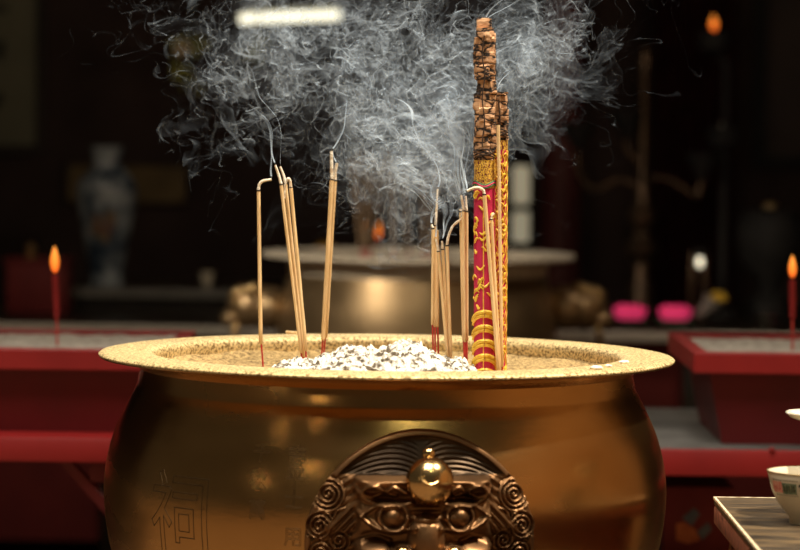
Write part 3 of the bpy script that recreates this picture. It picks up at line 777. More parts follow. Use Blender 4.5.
for s in (-1, 1):
    cx = XB + s * .485; cz = P(245 if s < 0 else 590, 306, YBB).z; c = Vector((cx, YBB, cz))
    bm = NB(); ball(bm, c, .06, (1.0, 1.0, 1.05), 28, 18); ball(bm, c + Vector((-s * .06, 0, -.005)), .058, (1.1, 1.1, 1.1), 24, 16); h = obj('lion_head_handle', bm, M['oldbrass'], bb)
    bm = NB(); ball(bm, c + Vector((s * .045, -.012, -.035)), .036, (1, 1.1, .75), 20, 12); obj('muzzle', bm, M['oldbrass'], h)
    for i in range(2):
        for w_ in (-.035, .035):
            bm = NB(); ball(bm, c + Vector((s * (-.012 + .038 * i), w_, .052 - .010 * i)), .022, (1.35, .8, .62), 16, 10, Matrix.Rotation(s * .35, 3, 'Y')); obj('brow', bm, M['gilt'], h)
    for w_ in (-.05, .05):
        bm = NB(); ball(bm, c + Vector((s * .03, w_, .014)), .013); obj('eye', bm, M['gilt'], h)
    bm = NB(); torus(bm, c + Vector((s * .035, 0, -.075)), .04, .009, (1, .0, .2 * s), 32, 10); obj('ring', bm, M['gilt'], h)
ped = tag(obj('pedestal', bx(XB - .38, XB + .38, YBB - .38, YBB + .38, 0, .2, bev=.01), M['stone'], None), 'grey stone block beneath the farther brass burner', 'pedestal')
bm = NB(); lathe(bm, [(0, ZB - .012), (.2, ZB - .014), (.369, ZB - .022)], (XB, YBB), 64); tag(obj('sand', bm, M['palesand'], None), 'pale sand bed inside the farther brass burner', 'sand', None, 'stuff')
for i, (bx_, tx, ty, yo) in enumerate(((362, 351, 158, 0), (363, 359, 150, .02), (365, 370, 152, -.02), (367, 380, 160, .01), (369, 390, 152, .03), (394, 392, 165, 0), (409, 404, 170, .02), (424, 424, 172, 0), (430, 438, 168, -.03))):
    L = ['farthest left of the blurred fan', 'second from left in the blurred fan', 'middle of the blurred fan', 'fourth from left in the blurred fan', 'rightmost of the blurred fan', 'first loose one right of the fan', 'second loose one right of the fan', 'third loose one right of the fan', 'last loose one, leaning right'][i]
    y_ = YBB + yo
    b0 = P(bx_, 250, y_); b0.z = ZB - .016; tpt = P(tx, ty, y_)
    t = thing('incense_stick', 'dim incense stick in farther burner, ' + L, 'incense stick', b0, 'blurred incense sticks in the farther burner')
    m0 = b0.lerp(tpt, .1)
    bm = NB(); tube(bm, [b0, m0], .002, 8); obj('red_stem', bm, M['redstem'], t)
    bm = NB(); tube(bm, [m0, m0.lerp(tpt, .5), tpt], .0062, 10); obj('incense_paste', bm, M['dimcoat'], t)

# ------------------------------------------------------------------ altars behind
YA = 4.75
zA = P(100, 325, YA).z
al = thing('altar_table', 'long dark altar table with pale front ledge behind the burners', 'altar table', (0, 5.3, 0))
obj('tabletop', bx(-2.6, 2.8, YA, 6.3, zA - .03, zA - .002, bev=.004), M['lacquer'], al)
obj('front_ledge', bx(-2.6, 2.8, YA - .02, YA + .02, zA - .028, zA + .002, bev=.005), M['paleledge'], al)
obj('front_panel', bx(-2.55, 2.75, YA + .08, YA + .12, .1, zA - .03), M['redbox'], al)
for x in (-2.55, -.9, .9, 2.65): obj('leg', bx(x, x + .1, YA + .02, YA + .12, 0, zA - .03, bev=.005), M['lacquer'], al)
YU = 5.55; zU = P(150, 289, YU).z
up = thing('altar_step', 'raised dark altar step on the table carrying the vase', 'altar step', (-1.1, 5.9, zA))
obj('step_top', bx(P(66, 289, YU).x, XB + .2, YU, 6.2, zU - .028, zU, bev=.004), M['lacquer'], up)
obj('step_edge', bx(P(66, 289, YU).x, XB + .2, YU - .012, YU + .012, zU - .03, zU + .001, bev=.004), M['stone'], up)
obj('step_front', bx(P(66, 289, YU).x + .02, XB + .18, YU + .03, 6.15, zA, zU - .028), M['lacquer'], up)

YV = 5.75; c = P(106, 287, YV); sv = S(YV); zv = zU
va = thing('porcelain_vase', 'tall blue and white porcelain vase standing on the dark altar step', 'vase', (c.x, YV, zv))
H = P(106, 146, YV).z - zv; kx = 1 / sv
vp = [(0, 0), (18, 0), (18.5, .02), (17, .06), (19, .18), (24, .38), (28.5, .56), (30, .66), (28.5, .74), (22, .80), (15.5, .845), (14, .88), (14.5, .93), (18, .985), (19.5, 1.0), (18.6, 1.0), (13.5, .93), (12.5, .88), (0, .86)]
bm = NB(); lathe(bm, [(r * kx, zv + z * H) for r, z in [tuple(q) for q in spl(vp[:-4], 4)] + vp[-4:]], (c.x, YV), 72); vb = obj('vase_body', bm, M['bluewhite'], va)
bm = NB()
for i, (da, z, r) in enumerate(((-.25, .48, 6), (.1, .53, 7), (.2, .44, 6), (-.1, .40, 6), (.35, .50, 4), (-.4, .40, 4), (.05, .36, 5))):
    R0 = 26 * kx; ball(bm, (c.x + R0 * math.sin(da), YV - R0 * math.cos(da), zv + z * H), r * kx, (1, .25, 1.2), 12, 8)
obj('painted_figures', bm, M['vasefig'], vb)
# red box with gilt ball
a, b2 = P(6, 309, 5.3), P(66, 263, 5.3)
rb = thing('offering_box', 'dark red box with small gilt ball on top at left of the vase', 'box', ((a.x + b2.x) / 2, 5.4, zA))
obj('box_body', bx(a.x, b2.x, 5.3, 5.5, zA, b2.z, bev=.004), M['redbox'], rb)
obj('box_lid', bx(a.x - .008, b2.x + .008, 5.29, 5.51, b2.z, b2.z + .012, bev=.003), M['redbox'], rb)
bm = NB(); q = P(30, 254, 5.36); lathe(bm, [(0, b2.z + .012), (.02, b2.z + .012), (.02, b2.z + .016), (.008, b2.z + .02), (.018, b2.z + .035), (.020, b2.z + .045), (.012, b2.z + .058), (0, b2.z + .062)], (q.x, 5.38), 24); obj('knob', bm, M['gilt'], rb)
# small cup
q = P(207, 270, 5.7)
cu = thing('tea_cup', 'tiny white cup on the altar step right of the vase', 'cup', (q.x, 5.7, zU))
bm = NB(); lathe(bm, [(0, zU), (.012, zU), (.013, zU + .006), (.022, zU + .03), (.024, zU + .052), (.0225, zU + .052), (.018, zU + .02), (0, zU + .012)], (q.x, 5.7), 32); obj('cup_body', bm, M['porcelain'], cu)
# gold board on the wall behind the vase, framed scrolls
def board(name, label, cat, px0, px1, py0, py1, Y, fmat, pmat, fw=.03):
    a, b_ = P(px0, py1, Y), P(px1, py0, Y)
    t = thing(name, label, cat, ((a.x + b_.x) / 2, Y, a.z))
    obj('panel', bx(a.x + fw * .5, b_.x - fw * .5, Y, Y + .02, a.z + fw * .5, b_.z - fw * .5), pmat, t, False)
    bm = NB()
    for A in ((a.x, b_.x, a.z, a.z + fw), (a.x, b_.x, b_.z - fw, b_.z), (a.x, a.x + fw, a.z + fw, b_.z - fw), (b_.x - fw, b_.x, a.z + fw, b_.z - fw)): box(bm, A[0], A[1], Y - .02, Y + .022, A[2], A[3], .003)
    obj('frame', bm, fmat, t, False); return t


board('gold_board', 'tarnished gold board on the back wall behind the vase', 'board', 66, 188, 164, 203, 7.57, M['darkwood'], M['goldboard'], .008)
tS = board('framed_scroll', 'pale framed calligraphy panel at upper left corner of the wall', 'calligraphy panel', -90, 46, -40, 152, 7.57, M['darkwood'], M['scroll'], .035)
bm = NB()
for x0, y0, x1, y1, w in ((-14, 42, 4, 47, .012), (2, 40, 0, 60, .014), (-12, 58, 3, 52, .012), (-10, 95, 3, 99, .012), (1, 92, -6, 112, .014), (-12, 6, 8, 10, .014)):
    a, b_ = P(x0, y0, 7.565), P(x1, y1, 7.565); tube(bm, [a, a.lerp(b_, .5), b_], [w * .6, w, w * .4], 8)
for v in bm.verts: v.co.y = 7.566 + (v.co.y - 7.565) * .2
obj('brush_strokes', bm, M['ink'], tS, False)
board('wall_scroll', 'dark framed panel at upper right corner of the wall', 'framed panel', 752, 900, -40, 168, 7.57, M['black'], M['panel'], .05)

# red pillar and hanging cloth
a = P(560, 250, 6.9); bm = NB(); lathe(bm, [(.075, 0), (.075, 2.7)], (a.x, 6.9), 48); lathe(bm, [(0, 0), (.11, 0), (.11, .08), (.078, .12)], (a.x, 6.9), 48)
o = obj('pillar', bm, M['pillar'], None); o['kind'] = 'structure'
a, b_ = P(650, 300, 7.3), P(735, 90, 7.3)
bm = NB(); n = 60; g = []
for i in range(n + 1):
    x = a.x + (b_.x - a.x) * i / n; y = 7.3 + .02 * math.sin(i * .9); g.append((bm.verts.new((x, y, 0.6)), bm.verts.new((x, y, 1.95))))
for p, q in zip(g, g[1:]): bm.faces.new((p[0], q[0], q[1], p[1]))
r_ = bmesh.ops.solidify(bm, geom=bm.faces[:], thickness=.006)
tag(obj('hanging_cloth', bm, M['darkred'], None), 'dark red cloth hanging on the back wall behind the candelabrum', 'cloth')

# lotus lamps
def lotus(px, label):
    Y = 4.95; q = P(px, 326, Y); z = zA; s_ = 1 / S(Y)
    t = thing('lotus_candle', label, 'lotus candle', (q.x, Y, z), 'pink lotus candles on the altar')
    bm = NB(); lathe(bm, [(0, z), (14 * s_, z), (17 * s_, z + 5 * s_), (14 * s_, z + 9 * s_), (0, z + 9 * s_)], (q.x, Y), 24)
    for k_ in range(9):
        a_ = 2 * PI * k_ / 9; ball(bm, (q.x + 15 * s_ * math.cos(a_), Y + 15 * s_ * math.sin(a_), z + 6 * s_), 5 * s_, (1, 1, .7), 10, 6)
    obj('leaf_base', bm, M['leafdark'], t)
    for ring, (rad, n_, zz, h) in enumerate(((13, 10, 10, 13), (8, 7, 11, 15))):
        for k_ in range(n_):
            a_ = 2 * PI * (k_ + .5 * ring) / n_
            bm = NB(); ball(bm, (q.x + rad * s_ * math.cos(a_), Y + rad * s_ * math.sin(a_), z + (zz + h * .35) * s_), h * .5 * s_, (.75, .4, 1.0), 12, 8, Matrix.Rotation(a_ - PI / 2, 3, 'Z') @ Matrix.Rotation(-.45, 3, 'X'))
            obj('petal', bm, M['pink'], t)
    bm = NB(); lathe(bm, [(0, z + 9 * s_), (9 * s_, z + 9 * s_), (8 * s_, z + 20 * s_), (0, z + 20 * s_)], (q.x, Y), 20); obj('wax_core', bm, M['pink'], t)
    return t


L1 = lotus(629.5, 'left pink lotus candle on dark leaves, nearest the farther burner')
copy_tree(L1, (P(675, 326, 4.95).x - P(629.5, 326, 4.95).x, 0, 0), 'right pink lotus candle on dark leaves, beside the small white bulb lamp')

# candelabrum
YC = 5.5; q = P(641, 300, YC); CX = q.x; s_ = 1 / S(YC)
zz = lambda py: P(641, py, YC).z
cd = thing('candelabrum', 'tall dark bronze candelabrum with curved arms on the right of the altar', 'candelabrum', (CX, YC, zA))
bm = NB(); lathe(bm, [(0, zA), (24 * s_, zA), (25 * s_, zA + .012), (16 * s_, zA + .03), (12 * s_, zz(300)), (13 * s_, zz(285)), (8 * s_, zz(278)), (9 * s_, zz(262)), (16 * s_, zz(255)), (17 * s_, zz(246)), (10 * s_, zz(238)), (8 * s_, zz(232)), (14 * s_, zz(222)), (15 * s_, zz(213)), (8 * s_, zz(204)), (6 * s_, zz(180)), (5 * s_, zz(120)), (5.5 * s_, zz(80)), (7 * s_, zz(60)), (3 * s_, zz(45)), (0, zz(40))], (CX, YC), 32); obj('stem', bm, M['bronze'], cd)
for pts, cup in (([(641, 188), (618, 180), (596, 190), (580, 175), (577, 152)], (577, 150)), ([(641, 180), (664, 178), (686, 190), (697, 196), (702, 182)], (702, 180)), ([(641, 165), (634, 158), (627, 148), (626, 140)], (626, 138))):
    bm = NB(); tube(bm, [P(a, b_, YC) for a, b_ in [tuple(p) for p in spl(pts, 6)]], .011, 10); obj('arm', bm, M['bronze'], cd)
    c0 = P(*cup, YC); bm = NB(); lathe(bm, [(0, c0.z), (.012, c0.z), (.02, c0.z + .02), (.05, c0.z + .06), (.06, c0.z + .09), (.055, c0.z + .09), (.03, c0.z + .05), (0, c0.z + .04)], (c0.x, YC), 10); obj('cup', bm, M['black'], cd)

# tall oil lamp stand at right with one flame
YO = 5.6; q = P(722, 300, YO); s_ = 1 / S(YO)
ol = thing('oil_lamp_stand', 'tall black oil lamp stand with small flame near the top right', 'oil lamp', (q.x, YO, zA))
bm = NB(); lathe(bm, [(0, zA), (.06, zA), (.06, zA + .01), (.02, zA + .03), (.014, zA + .1), (.014, P(722, 60, YO).z), (0, P(722, 58, YO).z)], (q.x, YO), 24); obj('post', bm, M['black'], ol)
for px, py in ((714, 40), (723, 136)):
    c0 = P(px, py, YO); bm = NB(); lathe(bm, [(0, c0.z - .05), (.02, c0.z - .05), (.05, c0.z - .03), (.055, c0.z + .03), (.05, c0.z + .03), (.045, c0.z - .01), (0, c0.z - .015)], (c0.x, YO), 24); obj('oil_cup', bm, M['black'], ol)
bm = NB(); c0 = P(722, 62, YO); tube(bm, [c0, P(718, 54, YO), P(714, 52, YO)], .01, 8); obj('arm', bm, M['black'], ol)
a, b_ = P(714, 31, YO), P(713.5, 15, YO); h = b_.z - a.z; bm = NB(); tube(bm, [a.lerp(b_, i / 10) for i in range(11)], [max(.0004, h * .24 * math.sin(PI * (i / 10) ** .75)) for i in range(11)], 12); obj('flame', bm, M['flame'], ol)
bm = NB(); ball(bm, P(723, 125, YO), .010); obj('wick_ball', bm, M['paleledge'], ol)

# small white bulb lamp, vessel, tumbler, flowers
YL = 5.3; c0 = P(700, 262, YL)
lp = thing('bulb_lamp', 'small pear shaped white bulb lamp on two slim legs behind the lotus', 'lamp', (c0.x, YL, zA))
bm = NB(); ball(bm, c0, .011, (1, 1, 1.6), 20, 12); obj('bulb', bm, M['bulb'], lp)
bm = NB(); ball(bm, c0 + Vector((0, 0, .03)), .03, (1, 1, .5), 20, 10); obj('hood', bm, M['black'], lp)
for px in (692, 705):
    q = P(px, 270, YL); obj('leg', bx(q.x - .009, q.x + .009, YL - .009, YL + .009, zA, c0.z + .03, bev=.003), M['bronze'], lp)
YE = 5.6; c0 = P(769, 300, YE); s_ = 1 / S(YE); zE = lambda py: P(769, py, YE).z
ve = thing('lidded_vessel', 'black lidded vessel with brass knob at right behind the candle', 'vessel', (c0.x, YE, zA))
bm = NB(); lathe(bm, [(0, zA), (22 * s_, zA), (22 * s_, zE(300)), (12 * s_, zE(290)), (14 * s_, zE(280)), (28 * s_, zE(262)), (33 * s_, zE(240)), (32 * s_, zE(222)), (26 * s_, zE(214)), (0, zE(214))], (c0.x, YE), 48); obj('vessel_body', bm, M['black'], ve)
bm = NB(); lathe(bm, [(0, zE(216)), (29 * s_, zE(215)), (28 * s_, zE(212)), (12 * s_, zE(210)), (0, zE(210))], (c0.x, YE), 40); obj('lid', bm, M['black'], ve)
bm = NB(); ball(bm, P(770, 206, YE), 6.5 * s_, (1.2, 1.2, .6), 20, 10); obj('knob', bm, M['gilt'], ve)
YT = 4.9; c0 = P(766, 328, YT)
tb2 = thing('glass_tumbler', 'short clear glass tumbler on the altar ledge left of the right candle', 'tumbler', (c0.x, YT, zA))
bm = NB(); lathe(bm, [(0, zA), (.030, zA), (.034, zA + .055), (.032, zA + .055), (.028, zA + .006), (0, zA + .006)], (c0.x, YT), 32); obj('tumbler_body', bm, M['glass'], tb2)
YW = 5.0
c0 = P(716, 312, YW)
fl = thing('flower_bunch', 'bunch of yellow flowers in pale wrapping lying on the altar', 'flowers', (c0.x, YW, zA))
bm = NB(); tube(bm, [P(696, 318, YW), P(706, 308, YW), P(714, 300, YW)], [.012, .022, .036], 14); obj('wrapping', bm, M['stone'], fl)
for i in range(7):
    bm = NB(); q = P(711 + i * 2.1, 299 - (i % 3) * 2.2, YW + .012 * ((i * 5) % 3 - 1)); ball(bm, q, .013, (1, 1, .7), 12, 8); obj('blossom', bm, M['yellow'], fl)

# orange, altar candles, paper lantern seen between burner and back wall
c0 = P(326, 238, 5.8)
lq = thing('offering_dish', 'brass dish with yellow fruit on the altar step behind the farther burner', 'dish', (c0.x, 5.8, zU))
bm = NB(); lathe(bm, [(0, zU), (.04, zU), (.04, zU + .01), (.015, zU + .02), (.015, zU + .06), (.07, zU + .085), (.07, zU + .09), (0, zU + .075)], (c0.x, 5.8), 32); obj('dish_body', bm, M['oldbrass'], lq)
bm = NB(); ball(bm, (c0.x, 5.8, zU + .115), .045, (1, 1, .92), 24, 16); op = obj('orange', bm, M['orange'], None); tag(op, 'yellow orange fruit on the dish behind the farther burner', 'orange')
bm = NB(); tube(bm, [(c0.x, 5.8, zU + .155), (c0.x + .003, 5.8, zU + .166)], .004, 6); obj('stem', bm, M['leafdark'], op)
for px, l in ((362.5, 'dim lit candle seen through the fan of farther sticks, left one'), (378, 'dim lit candle seen through the fan of farther sticks, right one')):
    candle(px, 221, 238, 262, 288, 5.7, l, zU, .010)
c0 = P(520, 243, 6.4)
pl = thing('paper_lantern', 'faintly lit tall paper lantern behind the farther burner', 'lantern', (c0.x, 6.4, zA))
for y0, y1, m_ in ((166, 204, 'pane'), (212, 242, 'pane')):
    a, b_ = P(511, y1, 6.4), P(530, y0, 6.4); obj('paper_pane', bx(a.x, b_.x, 6.4, 6.46, a.z, b_.z), M[m_], pl, False)
a, b_ = P(508, 300, 6.4), P(533, 160, 6.4); bm = NB()
for A in ((a.x, a.x + .01), (b_.x - .01, b_.x)): box(bm, A[0], A[1], 6.39, 6.47, zA, b_.z)
for py in (163, 208, 246): zq = P(520, py, 6.4).z; box(bm, a.x, b_.x, 6.39, 6.47, zq - .008, zq + .008)
obj('lantern_frame', bm, M['black'], pl, False)

# tube light and flower spray at upper left
YG = 6.6; a, b_ = P(240, 19, YG), P(340, 15, YG)
tl_ = thing('tube_light', 'short glowing tube light fixed above the altar at upper left', 'tube light', (a.lerp(b_, .5)))
bm = NB(); tube(bm, [a, b_], .017, 16); obj('tube', bm, M['tube'], tl_)
bm = NB(); dz = Vector((0, .03, .03)); u = (b_ - a).normalized()
tube(bm, [a + dz - u * .02, b_ + dz + u * .02], .018, 8); obj('housing', bm, M['steel'], tl_)
for p in (a, b_):
    bm = NB(); tube(bm, [p, p + dz], .014, 10); obj('socket', bm, M['steel'], tl_)
bm = NB()
for f in (.2, .8): q = a.lerp(b_, f) + dz; tube(bm, [q, Vector((q.x, q.y, 2.7))], .004, 6)
obj('hanging_rod', bm, M['steel'], tl_)
for (cx, cy, sc_, lb) in ((188, 55, 1.0, 'yellow green hanging flower spray with pale blossom at upper left'), (256, 45, .5, 'small yellow green hanging sprig just under the tube light')):
    Y = 6.5; c0 = P(cx, cy, Y)
    fs = thing('hanging_flower_spray', lb, 'flower spray', c0, 'hanging sprays at upper left')
    bm = NB(); tube(bm, spl([c0 + Vector((0, 0, -.12 * sc_)), c0, c0 + Vector((.02, .02, .3)), Vector((c0.x + .03, c0.y + .04, 2.7))], 8), .003, 6); obj('stem', bm, M['leafdark'], fs)
    rnd = random.Random(cx); bm = NB()
    for i in range(int(26 * sc_)):
        d = Vector((rnd.gauss(0, .035), rnd.gauss(0, .03), rnd.uniform(-.14, .07))) * sc_
        ball(bm, c0 + d, .020, (1, .25, .5), 8, 6, Quaternion(Vector((rnd.random(), rnd.random(), rnd.random())).normalized(), rnd.uniform(0, 6)).to_matrix())
    o = obj('leaves', bm, M['leafyel'], fs)
    if sc_ > .9:
        for i in range(5):
            bm = NB(); a_ = i * 2 * PI / 5; ball(bm, c0 + Vector((-.018 + .017 * math.cos(a_), -.05, .022 + .017 * math.sin(a_))), .016, (1, .5, 1), 10, 8); obj('petal', bm, M['blossom'], fs)

# lamps hanging on the courtyard side whose glints show in the brass
LAMPS = [(-.95, -2.6, 2.05), (-1.5, -3.2, 1.75), (-.45, -3.4, 2.3)]
# ------------------------------------------------------------------ smoke: thin wandering sheets drawn out from the burning tips
rng = np.random.default_rng(5)


def modes(n, lmin, lmax, amp):
    k = rng.normal(size=(n, 3)); k /= np.linalg.norm(k, axis=1)[:, None]
    lam = np.exp(rng.uniform(math.log(lmin), math.log(lmax), n)); k *= (2 * PI / lam)[:, None]
    a = rng.normal(size=(n, 3)); v = np.cross(k, a); v /= np.linalg.norm(v, axis=1)[:, None]
    return k.astype(np.float32), (v * (amp * (lam / lmax) ** .45 / math.sqrt(n) * 1.6)[:, None]).astype(np.float32), rng.uniform(0, 2 * PI, n).astype(np.float32), (rng.normal(size=n) * amp * 14).astype(np.float32)


MA = modes(38, .024, .26, .095)


def vel(p, t, k):
    ph = p @ MA[0].T + MA[2] + MA[3] * t
    return (np.sin(ph) @ MA[1]) * k


SV, SF, SD = [], [], []      # verts, faces, optical depth
nv = 0


def add_sheets(p, dens):
    """p: (sheets, rows, cols, 3), dens the same without the 3; stretched quads are left out"""
    global nv
    ns, nr, nc, _ = p.shape
    idx = np.arange(ns * nr * nc).reshape(ns, nr, nc) + nv
    a, b_, c, d = idx[:, :-1, :-1], idx[:, 1:, :-1], idx[:, 1:, 1:], idx[:, :-1, 1:]
    e1 = np.linalg.norm(p[:, 1:, :-1] - p[:, :-1, :-1], axis=-1); e2 = np.linalg.norm(p[:, 1:, 1:] - p[:, 1:, :-1], axis=-1)
    ok = (e1 < .020) & (e2 < .020) & (dens[:, 1:, 1:] > .0005)
    SF.append(np.stack([a[ok], b_[ok], c[ok], d[ok]], -1)); SV.append(p.reshape(-1, 3))
    SD.append(dens.reshape(-1)); nv += ns * nr * nc


def plume(tips, T, nrow, rise, drift, k0, k1, tau, width, ncol=5, dt=.02):
    """streak sheets: the row of age a left the tip a seconds ago"""
    ns = len(tips); ages = np.linspace(0, T, nrow)
    p = np.repeat(np.repeat(np.array(tips, np.float32)[:, None, None, :], nrow, 1), ncol, 2)
    ang = rng.uniform(0, PI, ns); w_ = np.linspace(-.5, .5, ncol) * width
    p[..., 0] += (np.cos(ang)[:, None] * w_)[:, None, :]; p[..., 1] += (np.sin(ang)[:, None] * w_)[:, None, :]
    off = np.zeros((ns, 1, 1, 3), np.float32)
    t = 0
    dr = np.array(drift, np.float32)
    while t < T:
        act = (ages > T - t - dt)
        q = p[:, act]; age = (t - (T - ages[act]))[None, :, None, None].clip(0)
        g = (k0 + (k1 - k0) * np.clip(age / (.55 * T), 0, 1)).astype(np.float32)
        v = vel(q.reshape(-1, 3), t, 1).reshape(q.shape) * g
        v[..., 2] += rise; v += dr * np.clip(age / (.4 * T), 0, 1).astype(np.float32)
        p[:, act] = q + v * dt; t += dt
    e = np.ones((ns, nrow, ncol)) * tau
    fade = (1 - np.clip(ages / T, 0, 1) ** 1.5) * np.clip(.35 + .65 / (1 + 5 * ages / T), 0, 1)
    e *= fade[None, :, None]
    # the thinner a sheet is drawn, the fainter it is
    s2 = np.zeros((ns, nrow, ncol)); s2[:, :, 1:] = np.linalg.norm(p[:, :, 1:] - p[:, :, :-1], axis=-1); s2[:, :, 0] = s2[:, :, 1]
    s1 = np.zeros((ns, nrow, ncol)); s1[:, 1:] = np.linalg.norm(p[:, 1:] - p[:, :-1], axis=-1); s1[:, 0] = s1[:, 1]
    a0 = (width / (ncol - 1)) * (rise * T / (nrow - 1))
    e *= np.clip((a0 / np.maximum(s1 * s2, 1e-9)) ** .5, .10, 1.6)
    e[:, :, 0] *= .25; e[:, :, -1] *= .25
    add_sheets(p, e)


def cloud(n, pick, T, nrow, L, k, tau, width, ncol=4, dt=.025):
    """older wisps already adrift: short streaks stirred for T seconds"""
    c = np.array([pick() for _ in range(n)], np.float32); wt = c[:, 3]; c = c[:, :3]
    d = rng.normal(size=(n, 3)) * (1, .5, 1.2); d /= np.linalg.norm(d, axis=1)[:, None]
    sd = np.cross(d, rng.normal(size=(n, 3))); sd /= np.linalg.norm(sd, axis=1)[:, None]
    s = np.linspace(-.5, .5, nrow); w_ = np.linspace(-.5, .5, ncol) * width
    p = (c[:, None, None, :] + d[:, None, None, :] * (s * L)[None, :, None, None] + sd[:, None, None, :] * w_[None, None, :, None]).astype(np.float32)
    t = 0
    while t < T:
        p = p + vel(p.reshape(-1, 3), t, k).reshape(p.shape) * dt; t += dt
    m = p.mean(axis=(1, 2), keepdims=True)
    p += (c[:, None, None, :] - m) * .8
    e = np.ones((n, nrow, ncol)) * tau * (rng.uniform(.4, 1.3, n) * wt)[:, None, None]
    e *= (np.sin(np.linspace(0, PI, nrow)) ** .6)[None, :, None]
    s2 = np.zeros((n, nrow, ncol)); s2[:, :, 1:] = np.linalg.norm(p[:, :, 1:] - p[:, :, :-1], axis=-1); s2[:, :, 0] = s2[:, :, 1]
    s1 = np.zeros((n, nrow, ncol)); s1[:, 1:] = np.linalg.norm(p[:, 1:] - p[:, :-1], axis=-1); s1[:, 0] = s1[:, 1]
    e *= np.clip((width / (ncol - 1) * L / (nrow - 1) / np.maximum(s1 * s2, 1e-9)) ** .5, .1, 1.8)
    e[:, :, 0] *= .25; e[:, :, -1] *= .25
    add_sheets(p, e)


def T3(px, py, Y): return tuple(P(px, py, Y))


tipsR = [T3(431.5, 224, .0), T3(437.6, 188, .012), T3(435.8, 238, -.02), T3(442, 240, -.01), T3(461, 194, -.02), T3(465.6, 195, -.008), T3(461, 219, -.015), T3(467, 191, -.05)]
plume(tipsR, 1.5, 900, .13, (-.055, .05, 0), .95, 1.3, .60, .0035)
plume(tipsR, 1.3, 700, .13, (-.02, .06, 0), .9, 1.3, .48, .003)
tipsL = [T3(271.5, 179, .05), T3(275.2, 165, .03), T3(280, 166, .045)]
plume(tipsL, 1.4, 800, .11, (-.045, .03, 0), .9, 1.25, .46, .003)
plume([T3(331.4, 150, .15), T3(336.6, 163, .165)], 1.2, 800, .13, (-.0, .03, 0), .9, 1.2, .5, .003)
plume([T3(486, 18, -.02), T3(480, 30, -.03), T3(498, 88, .012), T3(494, 60, -.01)], 1.1, 800, .09, (.10, .05, 0), .6, 1.2, .30, .003)


def pick():
    blobs = ((415, 145, 42, 36, 4.0), (385, 90, 75, 50, 4.6), (300, 60, 70, 45, 2.6), (430, 45, 70, 40, 3.4), (525, 70, 26, 34, 2.4), (545, 30, 55, 28, .9), (235, 95, 40, 50, .7), (260, 30, 70, 40, 1.2), (405, 190, 26, 28, 1.5))
    wts = np.array([b_[4] for b_ in blobs]); b_ = blobs[rng.choice(len(blobs), p=wts / wts.sum())]
    g1, g2 = rng.normal(), rng.normal()
    return (*T3(b_[0] + g1 * b_[2], b_[1] + g2 * b_[3] * .8, .10 + rng.uniform(0, .26)), math.exp(-.33 * (g1 * g1 + g2 * g2)) * min(1.5, .55 + .22 * b_[4]))


cloud(200, pick, 1.0, 300, .15, 1.15, .085, .014)
cloud(90, pick, .9, 220, .16, .85, .048, .09, 14)
cloud(420, pick, 1.0, 300, .15, 1.15, .30, .0024, 3)
me = bpy.data.meshes.new('smoke'); V_ = np.concatenate(SV); F_ = np.concatenate(SF); D_ = np.concatenate(SD)
used = np.zeros(len(V_), bool); used[F_.ravel()] = True; mp_ = np.cumsum(used) - 1
V_ = V_[used]; D_ = D_[used]; F_ = mp_[F_]
me.vertices.add(len(V_)); me.vertices.foreach_set('co', V_.astype(np.float32).ravel())
me.loops.add(F_.size); me.loops.foreach_set('vertex_index', F_.astype(np.int32).ravel())
me.polygons.add(len(F_)); me.polygons.foreach_set('loop_start', np.arange(0, F_.size, 4, dtype=np.int32))
me.update(calc_edges=True)
me.polygons.foreach_set('use_smooth', [True] * len(F_))
at = me.attributes.new('optical_depth', 'FLOAT', 'POINT'); at.data.foreach_set('value', D_.astype(np.float32))
m = bpy.data.materials.new('thin_smoke'); m.use_nodes = True; nt = m.node_tree; nt.nodes.remove(nt.nodes['Principled BSDF'])
out = nt.nodes['Material Output']; N_ = nt.nodes.new
ge = N_('ShaderNodeNewGeometry'); dot = N_('ShaderNodeVectorMath'); dot.operation = 'DOT_PRODUCT'
nt.links.new(ge.outputs['Incoming'], dot.inputs[0]); nt.links.new(ge.outputs['Normal'], dot.inputs[1])


def mth(op, a, b_=None):
    n = N_('ShaderNodeMath'); n.operation = op
    for i, v in enumerate((a, b_)):
        if v is None: continue
        if isinstance(v, (int, float)): n.inputs[i].default_value = v
        else: nt.links.new(v, n.inputs[i])
    return n.outputs[0]


an = N_('ShaderNodeAttribute'); an.attribute_name = 'optical_depth'
path = mth('DIVIDE', an.outputs['Fac'], mth('MAXIMUM', mth('ABSOLUTE', dot.outputs['Value']), .12))    # slant path through a thin sheet
al_ = mth('SUBTRACT', 1.0, mth('EXPONENT', mth('MULTIPLY', path, -1.0)))
df = N_('ShaderNodeBsdfDiffuse'); df.inputs['Color'].default_value = (.68, .80, .95, 1)
tr = N_('ShaderNodeBsdfTranslucent'); tr.inputs['Color'].default_value = (.68, .80, .95, 1)
mxa = N_('ShaderNodeMixShader'); nt.links.new(df.outputs[0], mxa.inputs[1]); nt.links.new(tr.outputs[0], mxa.inputs[2])
tp = N_('ShaderNodeBsdfTransparent'); mxb = N_('ShaderNodeMixShader')
nt.links.new(al_, mxb.inputs[0]); nt.links.new(tp.outputs[0], mxb.inputs[1]); nt.links.new(mxa.outputs[0], mxb.inputs[2]); nt.links.new(mxb.outputs[0], out.inputs['Surface'])
me.materials.append(m)
so_ = bpy.data.objects.new('smoke', me); COL.objects.link(so_)
tag(so_, 'pale blue grey smoke curling up from the burning incense', 'smoke', None, 'stuff')
print('SMOKE', len(V_), len(F_))
